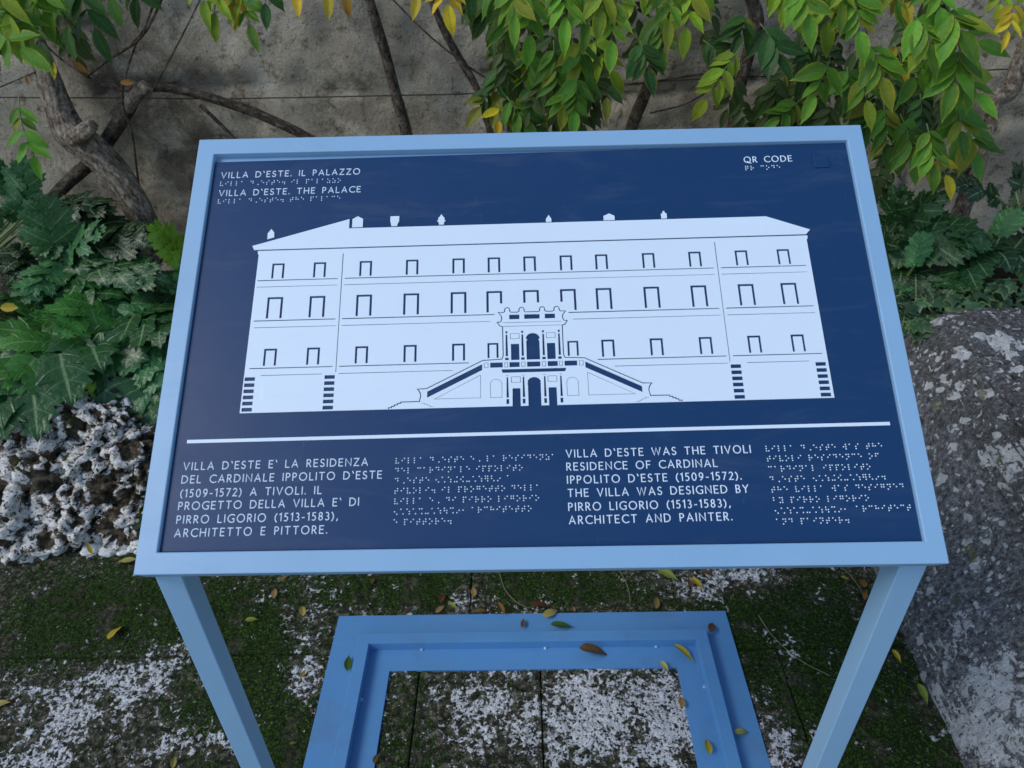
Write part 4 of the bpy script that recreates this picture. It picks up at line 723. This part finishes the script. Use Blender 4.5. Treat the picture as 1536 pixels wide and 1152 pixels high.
acanthus((-1.72, 1.50, .27), 'upright acanthus with glossy bluish leaves in front of the twisted trunk', [
 (88, 395, 1.5, 75, 318, 1.5, 1.0, 'g'), (92, 390, 1.5, 48, 422, 1.35, .9, 'g'), (95, 390, 1.5, 125, 345, 1.48, .9, 'g'), (100, 400, 1.5, 130, 445, 1.32, .9, 'n'), (95, 390, 1.5, 205, 400, 1.42, .55, 'n'), (85, 400, 1.5, 70, 450, 1.35, .9, 'n'), (110, 385, 1.52, 190, 350, 1.5, .8, 'd'), (150, 425, 1.5, 200, 465, 1.35, .8, 'b')])
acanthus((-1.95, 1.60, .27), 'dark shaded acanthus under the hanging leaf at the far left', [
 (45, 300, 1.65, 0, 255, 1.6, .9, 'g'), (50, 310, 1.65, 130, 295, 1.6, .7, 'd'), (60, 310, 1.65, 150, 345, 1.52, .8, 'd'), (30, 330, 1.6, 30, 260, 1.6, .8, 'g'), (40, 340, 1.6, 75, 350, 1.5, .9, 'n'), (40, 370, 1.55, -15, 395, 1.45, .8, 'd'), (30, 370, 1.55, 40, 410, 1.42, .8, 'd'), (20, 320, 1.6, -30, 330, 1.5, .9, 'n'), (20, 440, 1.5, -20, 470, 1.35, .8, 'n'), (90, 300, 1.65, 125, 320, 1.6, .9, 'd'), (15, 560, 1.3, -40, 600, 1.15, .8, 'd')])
acanthus((-1.10, 1.55, .27), 'bright green acanthus peeping out beside the upper left edge of the frame', [
 (285, 400, 1.55, 255, 350, 1.5, 1., 'y'), (285, 410, 1.55, 252, 420, 1.45, 1., 'g'), (290, 430, 1.5, 262, 470, 1.4, 1., 'g'), (300, 440, 1.5, 275, 395, 1.5, 1., 'b'), (290, 480, 1.4, 240, 460, 1.35, .9, 'n')])
acanthus((1.15, 1.50, .27), 'acanthus between the right frame edge and the boulder with arching pale midribs', [
 (1330, 378, 1.5, 1445, 338, 1.42, 1.0, 'n'), (1340, 400, 1.48, 1420, 430, 1.35, .9, 'd'), (1320, 440, 1.45, 1420, 400, 1.38, .6, 'n'), (1330, 340, 1.55, 1345, 300, 1.5, 1., 'n'), (1345, 350, 1.55, 1390, 300, 1.5, .9, 'n'), (1330, 440, 1.4, 1375, 480, 1.3, .9, 'd'), (1335, 480, 1.35, 1350, 540, 1.18, 1., 'n'), (1330, 400, 1.5, 1345, 430, 1.4, 1., 'g'), (1370, 400, 1.4, 1385, 360, 1.4, 1., 'g'), (1310, 380, 1.5, 1335, 350, 1.45, 1., 'd')])
acanthus((1.75, 1.60, .27), 'acanthus at the right edge above the variegated ivy', [
 (1475, 375, 1.45, 1600, 372, 1.4, 1.0, 'd'), (1480, 375, 1.45, 1440, 420, 1.35, .9, 'n'), (1490, 360, 1.5, 1520, 320, 1.5, 1., 'g'), (1480, 350, 1.5, 1450, 345, 1.42, .9, 'g'), (1510, 330, 1.55, 1560, 280, 1.55, 1., 'd'), (1500, 300, 1.6, 1450, 270, 1.6, .8, 'd'), (1500, 420, 1.4, 1470, 450, 1.3, .8, 'n'), (1530, 310, 1.6, 1530, 260, 1.6, .8, 'd'), (1530, 400, 1.4, 1570, 430, 1.3, .8, 'n')])
# ivy
def ivy_mesh(k):
    n = 25; vs = [(0, .1, .06)]; ed = [0]; ve = [.6]; rs = random.Random(k); ph = rs.uniform(-.1, .1)
    tips = [(-125, .42), (-62, .68), (0, 1.), (62, .68), (125, .42)]
    pts = [(-160, .22), (-125, .45), (-95, .34), (-62, .70), (-30, .46), (0, 1.), (30, .46), (62, .70), (95, .34), (125, .45), (160, .22)]
    for rr, e_ in ((.55, .45), (1., 1.)):
        for (a, r) in pts:
            a = math.radians(a); r2 = r * rr; vs.append((math.sin(a) * r2, .1 + math.cos(a) * r2 * .9, .06 * (1 - rr) + .05 * math.sin(a * 3 + k) * rr - .12 * rr * rr * (r > .5))); ed.append(e_); ve.append(.5 if r > .43 and rr < 1 else 0)
    m_ = len(pts); fs = [(0, 1 + i, 2 + i) for i in range(m_ - 1)] + [(1 + i, 1 + m_ + i, 2 + m_ + i, 2 + i) for i in range(m_ - 1)]
    return mesh('leaf', vs, [q[::-1] for q in fs], M_IVY, True, {'edge': ed, 'vein': ve})
IVM = [ivy_mesh(k) for k in range(4)]
ivr = thing('ivy', (1.4, 1.3, .3), 'low variegated ivy spilling over the back of the boulder', 'ivy plant')
for k in range(150):
    a = random.uniform(1365, 1580); b = random.uniform(0, 1); top = 455 - (a - 1365) * .22; b = top + b * (505 + max(0, a - 1480) * .35 - top); Y = 1.38 - (b - 400) / 110 * .25 + random.uniform(-.04, .04)
    p = A(a, b, max(Y, 1.12)); dr = Vector((random.uniform(-1, 1), -.7 + random.uniform(-.4, .3), random.uniform(-.7, .2))); s_ = random.uniform(.030, .046)
    o = obj('leaf', random.choice(IVM), ivr, frame_m(p, dr, Vector((random.uniform(-.4, .4), -.7, .9)), s_)); set_col(o, jit((.035, .10, .04), .4), random.choice([0, .3, .8, 1.]))
for k in range(4): P_ = [A(1380 + 55 * k, 440, 1.35), A(1400 + 50 * k, 470, 1.25), A(1430 + 40 * k, 495, 1.15)]; obj('stem', tube(P_, [.002, .002], M_STEM, 4, 5, name='stem'), ivr)
# mixed dark undergrowth (ground cover of small leaves) across the bed; shade of the gaps is put into its colour
vs = []; fs = []
for k in range(4200):
    x = random.uniform(-2.6, 2.6) if k < 1300 else random.uniform(-7, 7); y = random.uniform(1.12, 1.9)
    if random.random() < .3: y = random.uniform(1.0, 1.2)
    z = float(bedz([x], [y])[0]) + random.uniform(.0, .07); s_ = random.uniform(.014, .035); M = frame_m(Vector((x, y, z)), Vector((random.uniform(-1, 1), random.uniform(-1, .4), random.uniform(-.3, .5))), Vector((random.uniform(-.5, .5), -.4, 1)), s_)
    b = len(vs); vs += [tuple(M @ Vector(q)) for q in [(0, 0, 0), (-.35, .4, .08), (0, .45, 0), (.35, .4, .08), (0, 1, -.1)]]; fs += [(b, b + 2, b + 1), (b, b + 3, b + 2), (b + 1, b + 2, b + 4), (b + 2, b + 3, b + 4)]
M_UND = Mat('undergrowth', .6, .3); M_UND.col(M_UND.ramp(M_UND.n('ShaderNodeNewGeometry').outputs['Random Per Island'], (0, (.005, .010, .003)), (.7, (.014, .034, .008)), (.88, (.04, .03, .012)), (1, (.08, .045, .02))))
kind(obj('ground_cover', mesh('ground_cover', vs, fs, M_UND.m)), 'stuff')

# ------------------------------------------------------------------ moss tufts on the paving
N_ = 60000; xs = rng.uniform(-1.45, .95, N_); ys = rng.uniform(-.02, .92, N_); mo, cr = pave_masks(xs, ys)
Pn = np.stack([xs, ys, 0 * xs], 1); keep = (mo + (fbm(Pn, 30, 3, 5) - .5) * 1.9 > .95) | (rng.random(N_) < .02); inb = (np.abs(xs) < .468) & (ys > -.068) & (ys < .622) & ~((np.abs(xs) < .32) & (ys > .087) & (ys < .467)); keep &= ~inb
xs, ys = xs[keep], ys[keep]; n = len(xs)
zb = np.minimum((fbm(np.stack([xs, ys, 0 * xs], 1), 25, 4, 3) - .5) * .009 + (fbm(np.stack([xs, ys, 0 * xs], 1), 110, 3, 8) - .5) * .008 + (fbm(np.stack([xs, ys, 0 * xs], 1), 4, 2, 5) - .5) * .008 + .001, .004)
vs = np.zeros((n, 4, 3)); an = rng.uniform(0, 6.28, n); r = rng.uniform(.0012, .0034, n); h = rng.uniform(.001, .0045, n)
for k in range(3): vs[:, k, 0] = xs + r * np.cos(an + k * 2.09); vs[:, k, 1] = ys + r * np.sin(an + k * 2.09); vs[:, k, 2] = zb - .001
vs[:, 3, 0] = xs + rng.uniform(-.002, .002, n); vs[:, 3, 1] = ys + rng.uniform(-.002, .002, n); vs[:, 3, 2] = zb + h
b = np.arange(n)[:, None, None] * 4; fs = (b + np.array([[0, 1, 3], [1, 2, 3], [2, 0, 3]])).reshape(-1, 3)
kind(obj('moss', mesh('moss', vs.reshape(-1, 3), fs.tolist(), M_MOSS, True)), 'stuff')

# ------------------------------------------------------------------ fallen leaves and twigs
DC = dict(y=(.52, .40, .03), p=(.50, .44, .12), t=(.36, .25, .08), b=(.16, .075, .03), g=(.05, .13, .015), r=(.14, .04, .025), o=(.34, .15, .03), l=(.28, .34, .05))
FL = [ # px, py, z, length px, angle deg (image), colour, mesh, label
 (175, 945, 0, 42, 62, 'y', 2, 'curved yellow fallen leaf on dark moss left of the left leg'), (412, 888, 0, 22, 85, 't', 0, 'small tan leaf just right of the top of the left leg'), (454, 914, 0, 26, 95, 'p', 1, 'pale yellow upright leaf on the moss left of the base plate'), (378, 930, 0, 20, 5, 'l', 0, 'small green leaf lying flat beside the left leg'), (428, 866, 0, 14, 40, 't', 1, 'small curled tan leaf peeking from beneath the frame at left'),
 (456, 1009, 0, 18, 60, 't', 3, 'brown leaf on white lichen left of the base plate'), (262, 1140, 0, 30, 80, 'p', 1, 'pale yellow leaf at the bottom edge left of the left leg'), (466, 1064, 0, 12, 100, 'b', 2, 'tiny reddish leaf close to the left edge of the base plate'), (3, 1056, 0, 30, 10, 'p', 0, 'pale leaf cut by the left picture edge'), (560, 869, 0, 18, 75, 'b', 2, 'brown curled leaf just under the frame left of centre'),
 (665, 895, 0, 24, 70, 'r', 2, 'dark reddish curled leaf on black moss behind the base'), (710, 886, 0, 20, 100, 't', 0, 'broad tan leaf on white lichen behind the base'), (680, 910, 0, 18, -30, 'l', 1, 'small bright green leaf touching the back of the base plate'), (660, 914, 0, 18, 40, 't', 3, 'pinkish tan leaf half tucked behind the base plate'), (616, 913, 0, 14, 20, 'b', 0, 'grey brown leaf scrap behind the base plate'),
 (724, 917, 0, 18, 10, 'o', 2, 'orange leaf behind the base plate left of the ribbed brown one'), (752, 914, .008, 24, -60, 'o', 3, 'crumpled orange leaf hanging over the back edge of the base plate'), (785, 933, .0075, 20, 80, 'b', 0, 'dark brown leaf flat on the back strip of the base plate'), (826, 921, .0075, 28, 25, 'p', 1, 'pale yellow leaf over the back edge of the base plate'), (812, 909, 0, 34, 5, 'r', 2, 'large dark red brown leaf behind the base plate'), (860, 912, 0, 14, 110, 't', 1, 'upright pinkish leaf scrap at the back of the base'),
 (843, 939, .0075, 36, -3, 'g', 0, 'dark green leaf lying on the back strip of the base plate'), (523, 992, .0075, 32, 85, 'g', 3, 'green oval leaf on the left strip of the base plate'), (892, 977, .0085, 48, 2, 'b', 2, 'brown curled leaf with dark stalk inside the base rim'), (1027, 981, .0085, 42, -32, 'y', 1, 'bright yellow leaf in the right back corner inside the base rim'), (997, 1000, .0085, 20, -50, 'p', 3, 'small pale yellow leaf over the inner edge of the base plate'), (1069, 939, .0075, 26, 70, 'b', 2, 'brown and green curled leaf on the back right corner of the base plate'),
 (1061, 1116, .0085, 36, 100, 'y', 1, 'yellow leaf lying lengthwise on the right inner strip of the base'), (1112, 1098, .0075, 24, 20, 'p', 2, 'crumpled pale leaf on the right outer strip of the base plate'), (1022, 1050, .004, 30, 95, 't', 2, 'tan leaf standing against the right inner edge of the base'), (985, 902, 0, 26, 85, 't', 0, 'brown leaf behind the base below the large yellow one'), (1002, 863, 0, 40, -30, 'l', 0, 'large yellow green leaf just beneath the frame right of centre'),
 (1046, 876, 0, 26, -35, 'y', 1, 'yellow leaf beside a brown one under the right half of the frame'), (1062, 861, 0, 24, -15, 'b', 2, 'grey brown leaf under the right half of the frame'), (1034, 872, 0, 20, 110, 'b', 3, 'brown leaf touching a yellow one under the frame'), (925, 915, 0, 10, 60, 'b', 2, 'tiny brown scrap behind the middle of the base plate'), (565, 1135, .0085, 26, 75, 'b', 2, 'reddish brown leaf on the left inner strip near the bottom edge'),
 (1293, 872, 0, 26, 100, 'o', 2, 'rusty orange leaf wedged against the boulder behind the right leg'), (1298, 892, 0, 18, 80, 'o', 3, 'smaller rusty leaf below the one wedged against the boulder'), (1345, 985, 0, 24, -50, 'y', 1, 'olive yellow leaf in the crack beside the boulder'), (1385, 1042, 0, 34, -55, 'l', 2, 'long yellow green leaf lying along the foot of the boulder'), (1268, 868, 0, 16, -20, 'l', 0, 'small yellow scrap on moss behind the right leg'),
 (195, 841, .01, 26, 10, 'p', 0, 'tan yellow leaf at the foot of the rocks by the frame corner'), (182, 843, .005, 18, 170, 't', 2, 'brown curled leaf touching the pale one by the frame corner'), (18, 846, 0, 20, 15, 'b', 0, 'brown leaf below the big pebble at the left'), (720, 872, 0, 12, 30, 'b', 1, 'tiny brown leaf on the moss behind the base'), (822, 856, 0, 14, 5, 'l', 1, 'small yellow leaf half hidden below the frame centre'), (1300, 1000, 0, 14, 30, 'b', 2, 'dark leaf on black moss right of the right leg'),
 (330, 1120, 0, 14, 60, 'b', 2, 'small rusty leaf between the left leg and the base'), (440, 1115, 0, 12, 20, 't', 2, 'tiny leaf scrap near the foot of the left leg')]
for (px, py, z, L, an, c, k, lab) in FL:
    p = atz(px, py, z + .005); a = math.radians(an); q = atz(px + math.cos(a) * L / 2, py - math.sin(a) * L / 2, z + .005); p0 = atz(px - math.cos(a) * L / 2, py + math.sin(a) * L / 2, z + .005); d = q - p0; ln = d.length
    if an > 45 and an < 135: ln *= .8
    o = obj('fallen_leaf', LFM['d'][k], None, frame_m(p0 + Vector((0, 0, ln * (.06 + .30 * [.10, .28, .45, .02][k]))), d, Vector((random.uniform(-.35, .35), random.uniform(-.3, .3), 1)), (ln * random.uniform(.8, 1.15), ln, ln))); set_col(o, jit(DC[c], .12), .7); tag(o, lab, 'leaf', 'fallen leaves on the paving and base')
p = on_slope(150, 806); o = obj('fallen_leaf', LFM['d'][3], None, frame_m(p + Vector((0, -.05, -.01)), Vector((-.1, .2, 1)), Vector((.1, -1, .2)), (.035, .04, .04))); set_col(o, DC['y'], .3); tag(o, 'bright yellow leaf standing upright between the white pebbles', 'leaf', 'fallen leaves on the paving and base')
for (px, py, Y, an, c, L, lab) in [(80, 92, 1.5, -88, 'y', 30, 'yellow leaf dangling left of the others in front of the dark trunk'), (108, 92, 1.5, -35, 'o', 34, 'amber leaf dangling aslant beside the thin stem at upper left'), (40, 113, 1.5, -80, 'o', 16, 'tiny orange leaf dangling at the far left above the wire'), (180, 124, 1.78, 0, 'o', 24, 'rusty dead leaf caught in the stem crossing above the cut branch'), (0, 462, 1.4, 5, 'y', 34, 'yellow leaf lying on the dark branch at the left edge')]:
    a = math.radians(an); p0 = A(px, py, Y); q = A(px + math.cos(a) * L, py - math.sin(a) * L, Y); ln = (q - p0).length
    o = obj('dead_leaf', LFM['d'][3], None, frame_m(p0, q - p0, Vector((.1, -1, .5)), ln)); set_col(o, DC[c], .6); tag(o, lab, 'leaf', 'dead leaves caught in the climbers')
for P_, lab in [([(748, 857), (758, 885), (775, 903), (792, 912)], 'thin curved straw behind the base left of centre'), ([(926, 850), (938, 872), (944, 890), (945, 905)], 'thin straw curving down from under the middle of the frame'), ([(1137, 922), (1160, 955), (1200, 990), (1246, 1014)], 'long thin straw arching over moss left of the right leg'), ([(1262, 850), (1280, 868), (1296, 893)], 'fine straw between the right leg and the boulder')]:
    tag(obj('straw', tube([atz(a, b, .008) for a, b in P_], [.0010, .0008], M_TWIG, 6, 5, name='straw')), lab, 'twig', 'dry straws on the paving')
print('leaflets', NLEAF)
